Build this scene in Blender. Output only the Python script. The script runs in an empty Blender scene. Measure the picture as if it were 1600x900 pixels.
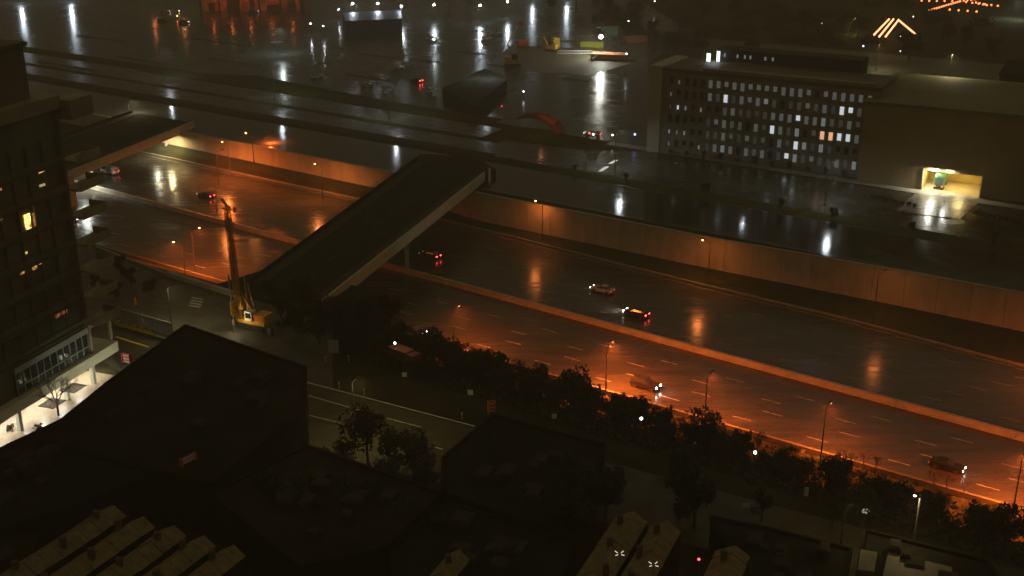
import bpy, math, random
from mathutils import Vector, Matrix
random.seed(7)
rad = math.radians
# ------------------------------------------------------------------ camera, sky, exposure
F = 1832.0; TH = rad(20.8); H = 83.0
CS, SN = math.cos(TH), math.sin(TH)
sc = bpy.context.scene
col = sc.collection
cam = bpy.data.cameras.new('camera'); camo = bpy.data.objects.new('camera', cam); col.objects.link(camo)
cam.sensor_width = 36; cam.lens = F / 1600 * 36; cam.clip_start = 1; cam.clip_end = 6000
camo.location = (0, 0, H); camo.rotation_euler = (rad(90) - TH, 0, 0)
sc.camera = camo
w = bpy.data.worlds.new('World'); sc.world = w; w.use_nodes = True
nt = w.node_tree; bg = nt.nodes['Background']
SKY = 1.0
tc = nt.nodes.new('ShaderNodeTexCoord'); sep = nt.nodes.new('ShaderNodeSeparateXYZ'); cr = nt.nodes.new('ShaderNodeValToRGB')
nt.links.new(tc.outputs['Generated'], sep.inputs[0]); nt.links.new(sep.outputs['Z'], cr.inputs[0])
cr.color_ramp.elements[0].position = 0.05; cr.color_ramp.elements[0].color = (.034, .033, .022, 1)
cr.color_ramp.elements[1].position = 0.7; cr.color_ramp.elements[1].color = (.09, .067, .028, 1)
nt.links.new(cr.outputs[0], bg.inputs['Color']); bg.inputs['Strength'].default_value = SKY
sun = bpy.data.lights.new('night_glow', 'SUN'); sun.energy = .03; sun.angle = rad(40); sun.color = (1, .85, .6)
suno = bpy.data.objects.new('night_glow', sun); col.objects.link(suno); suno.rotation_euler = (rad(48), rad(10), rad(150))
sc.view_settings.view_transform = 'Standard'; sc.view_settings.look = 'None'
sc.view_settings.exposure = .15; sc.view_settings.gamma = 1
try:
    sc.cycles.sample_clamp_indirect = 3; sc.cycles.sample_clamp_direct = 0
    sc.cycles.max_bounces = 5; sc.cycles.caustics_reflective = False; sc.cycles.caustics_refractive = False
except Exception: pass

# ------------------------------------------------------------------ measuring helpers
def g(px, py, z=0.0):
    u = (px - 800) / F; v = -(py - 450) / F
    d = Vector((u, CS + v * SN, v * CS - SN)); t = (z - H) / d.z
    return Vector((0, 0, H)) + d * t
O = Vector((7.1164, 176.624, 0)); U = Vector((.82424, -.56624, 0)); N = Vector((-.56624, -.82424, 0))
def ST(s, t, z=0.0): 
    p = O + U * s + N * t; p.z = z; return p
def lerp(tab, x):
    if x <= tab[0][0]: return tab[0][1]
    for (a, b), (c, d) in zip(tab, tab[1:]):
        if x <= c: return b + (d - b) * (x - a) / (c - a)
    return tab[-1][1]
TW = [(-170, -63.5), (-90, -63.3), (-60, -60.6), (0, -61), (36, -63.2), (60, -64)]
TK = [(-170, -60.2), (-95, -59.6), (-67, -58), (0, -53), (28, -52), (63, -48.3)]
TM = [(-300, -30), (-163, -28.8), (-83, -26.1), (-51, -25.3), (-2, -23.5), (69, -21), (200, -19)]
WB = [(-170, 3.2), (-90, 2.7), (-60, .9), (0, .9), (60, .3)]
ZF, ZN = 7.0, 8.0
def bank(s):   # (t, z) profile of the near bank: steep beside the deck, gentle beyond the bridge
    f = lerp([(-46, 0), (-28, 1)], s)
    a = [(4, .5), (8, 3), (12, 6.2), (16, 8.0), (30, 8.0)]; b = [(6, .0), (12, 1.2), (18, 3.8), (24, 6.4), (30, 8.0)]
    return [(p[0] + (q[0] - p[0]) * f, p[1] + (q[1] - p[1]) * f) for p, q in zip(a, b)]

# ------------------------------------------------------------------ materials
MATS = {}
def pbr(name, c, rough=.7, var=0.0, scale=.3, bump=0.0, bscale=4., metal=0., spec=.5, rvar=0.0, stretch=None, wet=0.0, rscale=None):
    if name in MATS: return MATS[name]
    m = bpy.data.materials.new(name); m.use_nodes = True; n = m.node_tree; b = n.nodes['Principled BSDF']
    b.inputs['Base Color'].default_value = (*c, 1); b.inputs['Roughness'].default_value = rough
    b.inputs['Metallic'].default_value = metal; b.inputs['Specular IOR Level'].default_value = spec
    if var or bump or rvar:
        ge = n.nodes.new('ShaderNodeNewGeometry'); mp = n.nodes.new('ShaderNodeMapping')
        n.links.new(ge.outputs['Position'], mp.inputs[0])
        if stretch:
            mp.inputs['Rotation'].default_value = (0, 0, stretch[0]); mp.inputs['Scale'].default_value = (stretch[1], stretch[2], 1)
    if var:
        no = n.nodes.new('ShaderNodeTexNoise'); no.inputs['Scale'].default_value = scale; no.inputs['Detail'].default_value = 6
        no.inputs['Roughness'].default_value = .65
        n.links.new(mp.outputs[0], no.inputs['Vector'])
        r = n.nodes.new('ShaderNodeValToRGB'); r.color_ramp.elements[0].position = .32; r.color_ramp.elements[1].position = .68
        r.color_ramp.elements[0].color = (*[x * (1 - var) for x in c], 1); r.color_ramp.elements[1].color = (*[min(1, x * (1 + var)) for x in c], 1)
        n.links.new(no.outputs['Fac'], r.inputs[0]); n.links.new(r.outputs[0], b.inputs['Base Color'])
    if rvar:
        no = n.nodes.new('ShaderNodeTexNoise'); no.inputs['Scale'].default_value = rscale or scale * 1.7; no.inputs['Detail'].default_value = 5
        n.links.new(mp.outputs[0], no.inputs['Vector'])
        mr = n.nodes.new('ShaderNodeMapRange'); mr.inputs['From Min'].default_value = .35; mr.inputs['From Max'].default_value = .65
        mr.inputs['To Min'].default_value = max(.03, rough - rvar); mr.inputs['To Max'].default_value = min(1, rough + rvar)
        n.links.new(no.outputs['Fac'], mr.inputs[0]); n.links.new(mr.outputs[0], b.inputs['Roughness'])
    if bump:
        no = n.nodes.new('ShaderNodeTexNoise'); no.inputs['Scale'].default_value = bscale; no.inputs['Detail'].default_value = 4
        n.links.new(ge.outputs['Position'], no.inputs['Vector'])
        bp = n.nodes.new('ShaderNodeBump'); bp.inputs['Strength'].default_value = bump; bp.inputs['Distance'].default_value = .1
        n.links.new(no.outputs['Fac'], bp.inputs['Height']); n.links.new(bp.outputs[0], b.inputs['Normal'])
    MATS[name] = m; return m
def emat(name, c, s, base=(.1, .1, .1), var=0):
    if name in MATS: return MATS[name]
    m = bpy.data.materials.new(name); m.use_nodes = True; n = m.node_tree; b = n.nodes['Principled BSDF']
    b.inputs['Base Color'].default_value = (*base, 1); b.inputs['Emission Color'].default_value = (*c, 1)
    b.inputs['Emission Strength'].default_value = s
    if var:
        ge = n.nodes.new('ShaderNodeNewGeometry'); no = n.nodes.new('ShaderNodeTexNoise'); no.inputs['Scale'].default_value = var
        n.links.new(ge.outputs['Position'], no.inputs['Vector']); mr = n.nodes.new('ShaderNodeMapRange')
        mr.inputs['From Min'].default_value = .35; mr.inputs['From Max'].default_value = .65; mr.inputs['To Min'].default_value = s * .1; mr.inputs['To Max'].default_value = s * 1.6
        n.links.new(no.outputs['Fac'], mr.inputs[0]); n.links.new(mr.outputs[0], b.inputs['Emission Strength'])
    MATS[name] = m; return m
HA = -math.atan2(U.y, U.x)
asphalt = pbr('wet_highway_asphalt', (.05, .043, .034), .23, .35, .5, .2, 2.2, rvar=.08, stretch=(HA, .12, 1.0), spec=.5)
lotmat = pbr('wet_lot_asphalt', (.042, .047, .052), .22, .45, .12, .035, .5, rvar=.08)
streetm = pbr('wet_street_asphalt', (.045, .042, .03), .24, .4, .2, .08, .8, rvar=.09)
wroad = pbr('wet_wall_road', (.035, .034, .03), .12, .4, .2, .16, 2.2, rvar=.04)
groundm = pbr('ground_soil', (.04, .036, .018), .95, .5, .1, .3, 1.2, spec=.1)
grassm = pbr('grass_verge', (.055, .056, .014), .95, .5, .4, .5, 3., spec=.1)
concrete = pbr('concrete', (.42, .37, .29), .6, .2, .4, .1, 3.)
concwet = pbr('wet_concrete', (.3, .27, .22), .42, .25, .5, .15, 3., rvar=.12)
wallm = pbr('retaining_wall_concrete', (.5, .42, .31), .7, .17, .2, .1, 2., stretch=(0, 2.5, 2.5))
paint = pbr('road_paint', (.75, .74, .7), .4, .2, 3.)
ypaint = pbr('yellow_paint', (.7, .5, .08), .45, .2, 3.)
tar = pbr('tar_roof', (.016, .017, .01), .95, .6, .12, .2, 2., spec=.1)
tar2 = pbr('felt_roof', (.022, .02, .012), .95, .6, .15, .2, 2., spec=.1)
darkm = pbr('dark_metal', (.05, .05, .05), .4, metal=.6)
brick = pbr('dark_brick', (.1, .065, .045), .8, .3, 1.)
glassd = pbr('dark_glass', (.02, .025, .03), .12, spec=.8)
rubber = pbr('rubber', (.02, .02, .02), .8)
leafm = pbr('leaves', (.028, .034, .014), .8, .5, .6)
barkm = pbr('bark', (.09, .065, .045), .85, .3, 2.)
yellowm = pbr('yellow_machine_paint', (.75, .42, .03), .45, .3, 2.)
whitem = pbr('white_paint', (.8, .8, .78), .4, .1, 1.)
orangem = pbr('orange_plastic', (.75, .16, .03), .5, .15, 3.)
SOD = (1, .25, .045); LED = (.86, .95, 1.0); SODN = (1, .17, .022)

# ------------------------------------------------------------------ mesh builder
class MB:
    def __init__(s): s.v = []; s.f = []
    def quad(s, *ps):
        i = len(s.v); s.v += [Vector(p) for p in ps]; s.f.append(tuple(range(i, i + len(ps)))); return s
    def box(s, x0, x1, y0, y1, z0, z1, M=None):
        i = len(s.v); P = [Vector((x, y, z)) for z in (z0, z1) for y in (y0, y1) for x in (x0, x1)]
        if M: P = [M @ p for p in P]
        s.v += P
        for f in ((0, 2, 3, 1), (4, 5, 7, 6), (0, 1, 5, 4), (2, 6, 7, 3), (0, 4, 6, 2), (1, 3, 7, 5)): s.f.append(tuple(i + k for k in f))
        return s
    def obox(s, p, q, w, z0, z1, dz=0.0):   # box along p->q, width w centred, heights above p.z/q.z
        d = Vector((q[0] - p[0], q[1] - p[1], 0)).normalized(); n = Vector((-d.y, d.x, 0)) * w / 2
        p = Vector(p); q = Vector(q); i = len(s.v)
        Z = Vector((0, 0, 1))
        s.v += [p - n + Z * z0, p + n + Z * z0, q - n + Z * (z0 + dz), q + n + Z * (z0 + dz), p - n + Z * z1, p + n + Z * z1, q - n + Z * (z1 + dz), q + n + Z * (z1 + dz)]
        for f in ((0, 1, 3, 2), (4, 6, 7, 5), (0, 4, 5, 1), (2, 3, 7, 6), (0, 2, 6, 4), (1, 5, 7, 3)): s.f.append(tuple(i + k for k in f))
        return s
    def prism(s, poly, z0, z1):
        n = len(poly); i = len(s.v)
        a = sum(poly[k][0] * poly[(k + 1) % n][1] - poly[(k + 1) % n][0] * poly[k][1] for k in range(n))
        if a < 0: poly = list(reversed(poly))
        s.v += [Vector((p[0], p[1], z0)) for p in poly] + [Vector((p[0], p[1], z1)) for p in poly]
        s.f.append(tuple(i + k for k in reversed(range(n)))); s.f.append(tuple(i + n + k for k in range(n)))
        for k in range(n): k2 = (k + 1) % n; s.f.append((i + k, i + k2, i + n + k2, i + n + k))
        return s
    def tube(s, p, q, r0, r1=None, n=8, cap=True):
        p = Vector(p); q = Vector(q); r1 = r0 if r1 is None else r1
        d = (q - p).normalized(); a = d.orthogonal().normalized(); b = d.cross(a); i = len(s.v)
        for c, r in ((p, r0), (q, r1)):
            for k in range(n): an = 2 * math.pi * k / n; s.v.append(c + (a * math.cos(an) + b * math.sin(an)) * r)
        for k in range(n): k2 = (k + 1) % n; s.f.append((i + k, i + k2, i + n + k2, i + n + k))
        if cap: s.f.append(tuple(i + k for k in reversed(range(n)))); s.f.append(tuple(i + n + k for k in range(n)))
        return s
    def ball(s, c, r, n=8, m=5, sz=1.0):
        c = Vector(c); i = len(s.v); s.v.append(c + Vector((0, 0, r * sz)))
        for j in range(1, m):
            th = math.pi * j / m
            for k in range(n): ph = 2 * math.pi * k / n; s.v.append(c + Vector((r * math.sin(th) * math.cos(ph), r * math.sin(th) * math.sin(ph), r * sz * math.cos(th))))
        s.v.append(c - Vector((0, 0, r * sz))); L = len(s.v) - 1
        for k in range(n): s.f.append((i, i + 1 + k, i + 1 + (k + 1) % n)); s.f.append((L, L - n + (k + 1) % n, L - n + k))
        for j in range(m - 2):
            for k in range(n):
                a = i + 1 + j * n + k; b = i + 1 + j * n + (k + 1) % n; s.f.append((a, a + n, b + n, b))
        return s
    def build(s, name, mat, parent=None, world=True, smooth=False):
        me = bpy.data.meshes.new(name); vs = s.v
        if parent is not None and world:
            R = Matrix.Identity(4); q = parent
            while q is not None: R = Matrix.Translation(q.location) @ Matrix.Rotation(q.rotation_euler.z, 4, 'Z') @ R; q = q.parent
            R = R.inverted(); vs = [R @ v for v in vs]
        me.from_pydata([tuple(v) for v in vs], [], s.f); me.materials.append(mat); me.update()
        if smooth:
            for p in me.polygons: p.use_smooth = True
        o = bpy.data.objects.new(name, me); col.objects.link(o)
        if parent is not None: o.parent = parent
        return o
def tag(o, label=None, cat=None, group=None, kind=None):
    if label: o['label'] = label
    if cat: o['category'] = cat
    if group: o['group'] = group
    if kind: o['kind'] = kind
    return o
def thing(name, label, cat, loc, rz=0.0, group=None):
    o = bpy.data.objects.new(name, None); col.objects.link(o); o.location = loc; o.rotation_euler = (0, 0, rz); o.empty_display_size = .5
    return tag(o, label, cat, group)
def kids(o): return list(o.children)
def copy_tree(o, parent=None):
    c = o.copy(); col.objects.link(c); c.parent = parent
    for ch in kids(o): copy_tree(ch, c)
    return c
def area(parent, loc, power, c, size=.5, rot=(0, 0, 0), shape='DISK', sy=None, spread=None):
    L = bpy.data.lights.new('lamp_light', 'AREA'); L.energy = power; L.color = c; L.shape = shape; L.size = size
    if sy: L.size_y = sy
    if spread: L.spread = spread
    o = bpy.data.objects.new('lamp_light', L); col.objects.link(o); o.location = loc; o.rotation_euler = rot; o.parent = parent; return o
def spot(parent, loc, power, c, rot, ang=60, r=.12, blend=.6):
    L = bpy.data.lights.new('beam', 'SPOT'); L.energy = power; L.color = c; L.spot_size = rad(ang); L.spot_blend = blend; L.shadow_soft_size = r
    o = bpy.data.objects.new('beam', L); col.objects.link(o); o.location = loc; o.rotation_euler = rot; o.parent = parent; return o
def point(parent, loc, power, c, r=.1):
    L = bpy.data.lights.new('glow', 'POINT'); L.energy = power; L.color = c; L.shadow_soft_size = r
    o = bpy.data.objects.new('glow', L); col.objects.link(o); o.location = loc; o.parent = parent; return o
def poly(name, pts, z, mat, parent=None, kind='structure'):
    P = [g(x, y, z) for x, y in pts]
    a = sum(P[k].x * P[(k + 1) % len(P)].y - P[(k + 1) % len(P)].x * P[k].y for k in range(len(P)))
    if a < 0: P.reverse()
    o = MB().quad(*P).build(name, mat, parent)
    if parent is None: tag(o, kind=kind)
    return o
def strip(name, f0, f1, s0, s1, zf, mat, parent=None, step=6.0):
    m = MB(); n = max(1, int((s1 - s0) / step)); prev = None
    for k in range(n + 1):
        s = s0 + (s1 - s0) * k / n; a = ST(s, f0(s), zf); b = ST(s, f1(s), zf)
        if prev: m.quad(prev[1], b, a, prev[0])
        prev = (a, b)
    o = m.build(name, mat, parent)
    if parent is None: tag(o, kind='structure')
    return o

# ------------------------------------------------------------------ ground sheet with the highway trench
ss = [-2500, -1200, -600, -400] + list(range(-300, 221, 8)) + [300, 500, 900, 1500]
m = MB(); rows = []
for s in ss:
    tw, tk, wb = lerp(TW, s), lerp(TK, s), lerp(WB, s)
    r = [(-3000, ZF), (-1200, ZF), (-500, ZF), (-200, ZF), (-100, ZF), (tw - .35, ZF), (tw - .3, wb), (tk - .2, -.06), (1.2, -.06), *bank(s), (40, ZN), (100, ZN), (300, ZN)]
    rows.append([ST(s, t, z) for t, z in r])
for a, b in zip(rows, rows[1:]):
    for k in range(len(a) - 1): m.quad(a[k], a[k + 1], b[k + 1], b[k])
tag(m.build('ground', groundm), kind='structure')

# ------------------------------------------------------------------ highway
S0, S1 = -280, 140
far_road = strip('far_roadway', lambda s: lerp(TK, s), lambda s: lerp(TM, s) - .5, S0, S1, 0, asphalt)
near_road = strip('near_roadway', lambda s: lerp(TM, s) + .5, lambda s: .2, S0, S1, 0, asphalt)
def dashes(parent, tf, s0, s1, per=12.2, ln=3.2, wd=.16, mat=paint, off=0):
    if mat is paint: mat = pbr('lane_paint', (.4, .39, .36), .45, .35, 1.5)
    m = MB(); s = s0 + off
    while s < s1:
        for t in (0,):
            m.quad(ST(s, tf(s) - wd / 2, .006), ST(s, tf(s) + wd / 2, .006), ST(s + ln, tf(s) + wd / 2, .006), ST(s + ln, tf(s) - wd / 2, .006))
        s += per
    m.build('lane_marking', mat, parent)
for t, o in ((-3.9, 3.2), (-8.1, 6.5), (-12.2, 4.6), (-16.2, 8.8)): dashes(near_road, lambda s, t=t: t * (1 if t > -9 else lerp([(-280, 1.12), (0, 1), (140, .95)], s)), -205, S1, off=o, wd=.17)
dashes(near_road, lambda s: -.35, S0, S1, per=5.98, ln=6, wd=.15)
for k in range(1, 6): dashes(far_road, lambda s, k=k: lerp(TM, s) - 1.8 - 4.1 * k, S0, S1, off=2.7 * k, wd=.14, mat=pbr('worn_paint', (.3, .29, .26), .4))
dashes(far_road, lambda s: lerp(TK, s) + 1.2, S0, S1, per=6.98, ln=7, wd=.15, mat=pbr('worn_paint2', (.4, .38, .33), .4))
def rail(name, tf, w_, z0, z1, mat, label, cat, s0=S0, s1=S1, zf=None, step=5.98):
    m = MB(); n = int((s1 - s0) / step)
    for k in range(n):
        a = s0 + step * k; b = a + step - .03; za = (zf or (lambda s: 0))(a); zb = (zf or (lambda s: 0))(b)
        m.obox(ST(a, tf(a), za), ST(b, tf(b), zb), w_, z0, z1, zb - za if False else 0) if not zf else m.obox(ST(a, tf(a), 0), ST(b, tf(b), 0), w_, za, z1)
    return tag(m.build(name, mat), label, cat)
root = thing('median_barrier', 'low pale concrete barrier running between the two highway carriageways', 'barrier', ST(0, lerp(TM, 0), 0))
m = MB(); m2 = MB(); s = S0
while s < S1:
    a, b = ST(s, lerp(TM, s), 0), ST(s + 5.96, lerp(TM, s + 5.96), 0)
    m.obox(a, b, 1.0, 0, .25); m.obox(a, b, .62, .25, 1.05); s += 6
m.build('wall', concrete, root)
rail('highway_edge_barrier', lambda s: .75, .5, 0, .85, pbr('darker_concrete', (.13, .115, .09), .7, .3, .4), 'low concrete kerb barrier along the near side of the highway beside the trees', 'barrier')  # barrier concrete toned darker overall, with random mottling
rail('far_kerb', lambda s: lerp(TK, s) - .3, .4, -.05, .35, concwet, 'weathered kerb between far carriageway and dark grass bank', 'kerb')
# grass bank below the wall
m = MB(); prev = None
for k in range(71):
    s = S0 + 6 * k; a, b = ST(s, lerp(TK, s) - .55, .05), ST(s, lerp(TW, s) + .02, lerp(WB, s) + .02)
    if prev: m.quad(prev[0], a, b, prev[1])
    prev = (a, b)
tag(m.build('grass_bank', pbr('bank_grass', (.03, .032, .012), .9, .5, .5, .5, 3.)), 'dark grass bank under the retaining wall', 'grass', kind='stuff')
# retaining wall: panels + coping
root = thing('retaining_wall', 'long pale concrete retaining wall along the far side of the highway', 'wall', ST(0, lerp(TW, 0), 0))
m = MB(); cp = MB(); s = S0
while s < S1:
    a, b = ST(s, lerp(TW, s) - .1, 0), ST(s + 5.94, lerp(TW, s + 5.94) - .1, 0)
    m.obox(a, b, .4, min(lerp(WB, s), lerp(WB, s + 6)) - .2, ZF + .45); cp.obox(a, b, .55, ZF + .45, ZF + .62); s += 6
m.build('wall_panels', wallm, root); cp.build('coping', concrete, root)

# ------------------------------------------------------------------ plateau beyond the highway
tagc = lambda t: (lambda s: t)
lot = poly('parking_lot', [(-300, 112), (60, 104), (400, 118), (650, 166), (742, 186), (1030, 235), (1012, 100), (1080, 50), (1000, 0), (900, -60), (-400, -60)], ZF + .02, lotmat)
poly('lawn', [(752, 214), (800, 196), (868, 205), (930, 222), (1000, 236), (905, 233)], ZF + .06, grassm)
av = strip('avenue', tagc(-119), tagc(-92), -340, 160, ZF + .016, streetm)
fr = strip('wall_road', tagc(-86), tagc(-65), -340, 160, ZF + .012, wroad)
strip('grass_strip', tagc(-92.3), tagc(-86.3), -58, 160, ZF + .05, grassm)
strip('grass_strip', tagc(-94), tagc(-89), -340, -78, ZF + .05, grassm)
strip('grass_median', tagc(-107), tagc(-104), -340, -85, ZF + .06, grassm)
strip('pavement', tagc(-122.5), tagc(-119), -60, 160, ZF + .13, concwet)
strip('grass_verge', tagc(-129), tagc(-120.5), -340, -100, ZF + .06, grassm)
m = MB()
for t, s0, s1, per, ln in ((-99.0, -56, 150, 10.7, 3.4), (-110, -56, 150, 10.7, 3.2), (-99, -340, -85, 12.2, 3), (-113, -340, -90, 12.2, 3), (-86.2, -340, 150, 12, 12), (-65.8, -340, 150, 12, 11.9)):
    s = s0
    while s < s1:
        m.quad(*[ST(s + a, t + b, ZF + .03) for a, b in ((0, -.07), (0, .07), (ln, .07), (ln, -.07))]); s += per
m.build('lane_marking', pbr('worn_paint', (.3, .29, .26), .4), av)
m = MB()
for p, q in (((937, 268), (949, 260)), ((953, 256), (963, 250))):
    a, b = g(*p, ZF + .035), g(*q, ZF + .035); n = Vector((1, 0, 0)) * .55; m.quad(a - n, a + n, b + n, b - n)
m.build('stop_line', emat('glowing_paint', (1, .95, .75), .35, (.8, .8, .75)), av)  # white marks given emission, so they glow by themselves
# parking bay lines, lit lot behind the office
m = MB()
for k in range(9):
    a = g(1285 + 19 * k, 122 + 1.6 * k, ZF + .04); b = g(1293 + 19 * k, 113 + 1.6 * k, ZF + .04); n = Vector((.14, 0, 0)); m.quad(a - n, a + n, b + n, b - n)
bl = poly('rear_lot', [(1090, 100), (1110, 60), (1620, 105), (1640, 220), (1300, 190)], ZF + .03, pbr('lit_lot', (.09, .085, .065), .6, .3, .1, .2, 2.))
m.build('bay_lines', paint, bl)
m = MB()
for k in range(28):     # bay lines in the big wet car park
    a = g(500 + 21 * (k % 14), 98 + 30 * (k // 14) + (k % 14) * 2.2, ZF + .04); b = a + Vector((3.0, 4.2, 0)); n = Vector((.1, 0, 0)); m.quad(a - n, a + n, b + n, b - n)
m.build('bay_lines', pbr('worn_paint', (.3, .29, .26), .4), lot)

m = MB()
for k, (px, py, L_) in enumerate(((60, 96, 34), (180, 88, 30), (330, 92, 26), (300, 60, 30), (420, 50, 26), (560, 84, 22), (640, 92, 14), (700, 78, 18), (760, 100, 14), (540, 116, 20), (880, 122, 10), (850, 60, 16), (700, 44, 24), (120, 55, 30))):
    a = g(px, py, ZF + .03); m.obox(a, a + U * L_, 1.3, 0, .14)
m.build('kerb_islands', pbr('island', (.1, .095, .06), .8, .4, .3, spec=.2), lot)
# ------------------------------------------------------------------ near side streets
near_street = poly('near_street', [(470, 598), (1000, 735), (1600, 892), (1640, 960), (1380, 930), (900, 805), (600, 735), (440, 690)], ZN + .03, pbr('near_street_asphalt', (.06, .055, .03), .6, .35, .25, .2, 2., rvar=.12, spec=.3))
m = MB()
for (p, q, w_) in (((478, 597), (742, 666), .22), ((482, 618), (600, 652), .16), ((604, 653), (660, 668), .12), ((480, 648), (560, 668), .1), ((676, 698), (692, 702), .16)):
    m.obox(g(*p, ZN + .04), g(*q, ZN + .04), w_, 0, .01)
m.build('road_line', paint, near_street)
deck = poly('site_deck', [(100, 372), (150, 388), (262, 431), (330, 452), (402, 470), (520, 505), (520, 640), (300, 640), (150, 560)], ZN + .02, pbr('site_asphalt', (.07, .065, .05), .5, .45, .25, .3, 2., rvar=.2))
m = MB()
for k in range(4):
    a = g(300 - 1.6 * k, 465 + 4.0 * k, ZN + .03); b = g(318 - 1.6 * k, 468 + 4.0 * k, ZN + .03); m.obox(a, b, .3, 0, .01)
m.build('crossing_stripes', pbr('stripe_paint', (.8, .8, .8), .4), deck)
tag(MB().obox(g(262, 431, ZN), g(330, 452, ZN), .8, 0, .9).obox(g(331, 452.4, ZN), g(366, 463, ZN), .8, 0, .9).build('jersey_barrier', concrete), 'pale concrete barrier at deck edge behind the drilling rig', 'barrier')
tag(MB().obox(g(150, 388, ZN), g(258, 429.5, ZN), .4, 0, .5).build('deck_kerb', concwet), 'low kerb at the deck edge near the tower above the carriageway', 'kerb')

# ------------------------------------------------------------------ bridges over the highway
lowdark = pbr('shaded_concrete', (.035, .03, .02), .95, .3, .4, spec=.1)  # concrete colour darkened to paint in shade on left parapets and abutments
def bridge(name, label, A, B, C, D, zt, deckm, fasc, cols, depth=1.3, par=.9):
    # A,B right edge far/near ; C,D left edge far/near (ground points)
    r = thing(name, label, 'bridge', (A + B) / 2)
    m = MB().prism([A, B, D, C], zt - .35, zt); m.build('deck', deckm, r)
    def onp(t, f): p = A.lerp(C, t).lerp(B.lerp(D, t), f); p.z = 0; return p
    for t0 in (.085, .915):
        MB().obox(onp(t0, 0.01), onp(t0, .99), (A - C).length * .11, zt + .004, zt + .16).build('footway', pbr('deck_footway', (.06, .054, .042), .9, .35, .4, spec=.15), r)
    m = MB()
    for k in range(12): m.obox(onp(.5, k / 12 + .01), onp(.5, k / 12 + .05), .16, zt + .004, zt + .012)
    for t0 in (.32, .68):
        for k in range(16): m.obox(onp(t0, k / 16 + .01), onp(t0, k / 16 + .03), .12, zt + .004, zt + .012)
    m.build('lane_marking', pbr('deck_paint', (.13, .12, .09), .7), r)
    m = MB()
    for k in range(1, 5): m.obox(onp(.15, k / 5), onp(.85, k / 5), .3, zt + .003, zt + .009)
    m.build('expansion_joint', pbr('joint', (.008, .008, .007), .9, spec=.1), r)
    m = MB(); n = 6; ex = (B - A).normalized()
    for k in range(n): 
        t = (k + .5) / n; p = A.lerp(C, t); q = B.lerp(D, t); p.z = q.z = 0; m.obox(p, q, .5, zt - depth, zt - .36)
    m.build('girders', darkm, r)
    for (p, q) in ((A, B), (C, D)):
        p = Vector((p.x, p.y, 0)); q = Vector((q.x, q.y, 0))
        m = MB(); L = (q - p).length; k = 0; d = (q - p) / L; fm = fasc if p.x == A.x else lowdark  # right parapet coloured pale as if lit, left one dark as if unlit
        while k < L - 1: m.obox(p + d * k, p + d * min(L, k + 7.96), .35, zt - depth - .1, zt + par); k += 8
        m.build('parapet', fm, r)
        m = MB(); k = 0
        while k < L: m.tube(p + d * k + Vector((0, 0, zt + par)), p + d * k + Vector((0, 0, zt + par + 1.0)), .04, n=5); k += 2.5
        for hz_ in (.5, .98): m.tube(p + Vector((0, 0, zt + par + hz_)), q + Vector((0, 0, zt + par + hz_)), .035, n=5)
        m.build('railing', darkm, r)
    for c0, w_, nc in cols:
        for k in range(nc):
            c = c0[0].lerp(c0[1], k / max(1, nc - 1)); MB().box(c.x - .4, c.x + .4, c.y - .4, c.y + .4, c.z, zt - depth - .9).build('column', concrete, r)
        a, b = Vector((c0[0].x, c0[0].y, 0)), Vector((c0[1].x, c0[1].y, 0)); MB().obox(a, b, 1.1, zt - depth - .9, zt - depth - .02).build('pier_cap', concrete, r)
    return r
zb = 9.0
A, B = g(757, 274, zb), g(504, 476, zb); Cc, D = g(652, 250, zb), g(392, 443, zb)
bridge_deckm = pbr('bridge_deck_asphalt', (.03, .026, .018), .95, .4, .3, .2, 2., spec=.1)
c1 = g(636, 424, 0); c1b = ST(-70.5, lerp(TM, -70), 0); c2 = g(527, 482, 0); c2.z = 2
brd = bridge('road_bridge', 'wide dark road bridge crossing over both carriageways in the centre', A, B, Cc, D, zb, bridge_deckm, pbr('lit_parapet', (.68, .6, .46), .7, .15, .5), [((c1, c1b), 0, 4), ((c2, ST(-62, 1, 2)), 0, 3)])  # fascia colour raised to stand in for lamp light
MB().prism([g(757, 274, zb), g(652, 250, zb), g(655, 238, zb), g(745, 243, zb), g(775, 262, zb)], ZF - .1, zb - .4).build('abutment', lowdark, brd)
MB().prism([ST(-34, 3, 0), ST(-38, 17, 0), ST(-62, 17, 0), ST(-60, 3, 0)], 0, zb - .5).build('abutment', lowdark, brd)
MB().obox(g(765, 270, zb), g(765, 290, ZF), .6, -1.5, 1.2).build('end_post', concrete, brd)
zb2 = 8.2
A2, B2 = g(304, 192, zb2), g(106, 272, zb2); dv = Vector((-22, 14, 0))
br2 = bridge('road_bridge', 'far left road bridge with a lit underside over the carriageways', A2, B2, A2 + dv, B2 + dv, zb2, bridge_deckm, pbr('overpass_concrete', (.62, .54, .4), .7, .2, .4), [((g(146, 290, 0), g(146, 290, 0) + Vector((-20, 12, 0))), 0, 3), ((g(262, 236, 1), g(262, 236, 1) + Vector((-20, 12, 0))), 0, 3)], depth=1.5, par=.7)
MB().prism([B2 + Vector((1, 1, 0)), B2 + Vector((-6, -16, 0)), B2 + Vector((-40, -5, 0)), B2 + Vector((-24, 16, 0))], 0, zb2 - .4).build('abutment', wallm, br2)
# lamps slung under the far left bridge
for px, py, P, hh, c in ((248, 280, 1000, 6.2, (1, .92, .62)), (135, 338, 2200, 6.2, (.95, 1, .9)), (290, 225, 1500, 0, (1, .78, .36))):
    p = g(px, py, .05 - hh) if hh else g(285, 222, 6.0) + Vector((-5, 4, 0)); area(br2, (p.x - br2.location.x, p.y - br2.location.y, 6.2 - br2.location.z), P, c, .7)
    MB().box(p.x - .5, p.x + .5, p.y - .5, p.y + .5, 6.25, 6.5).build('under_bridge_lamp', darkm, br2)
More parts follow.
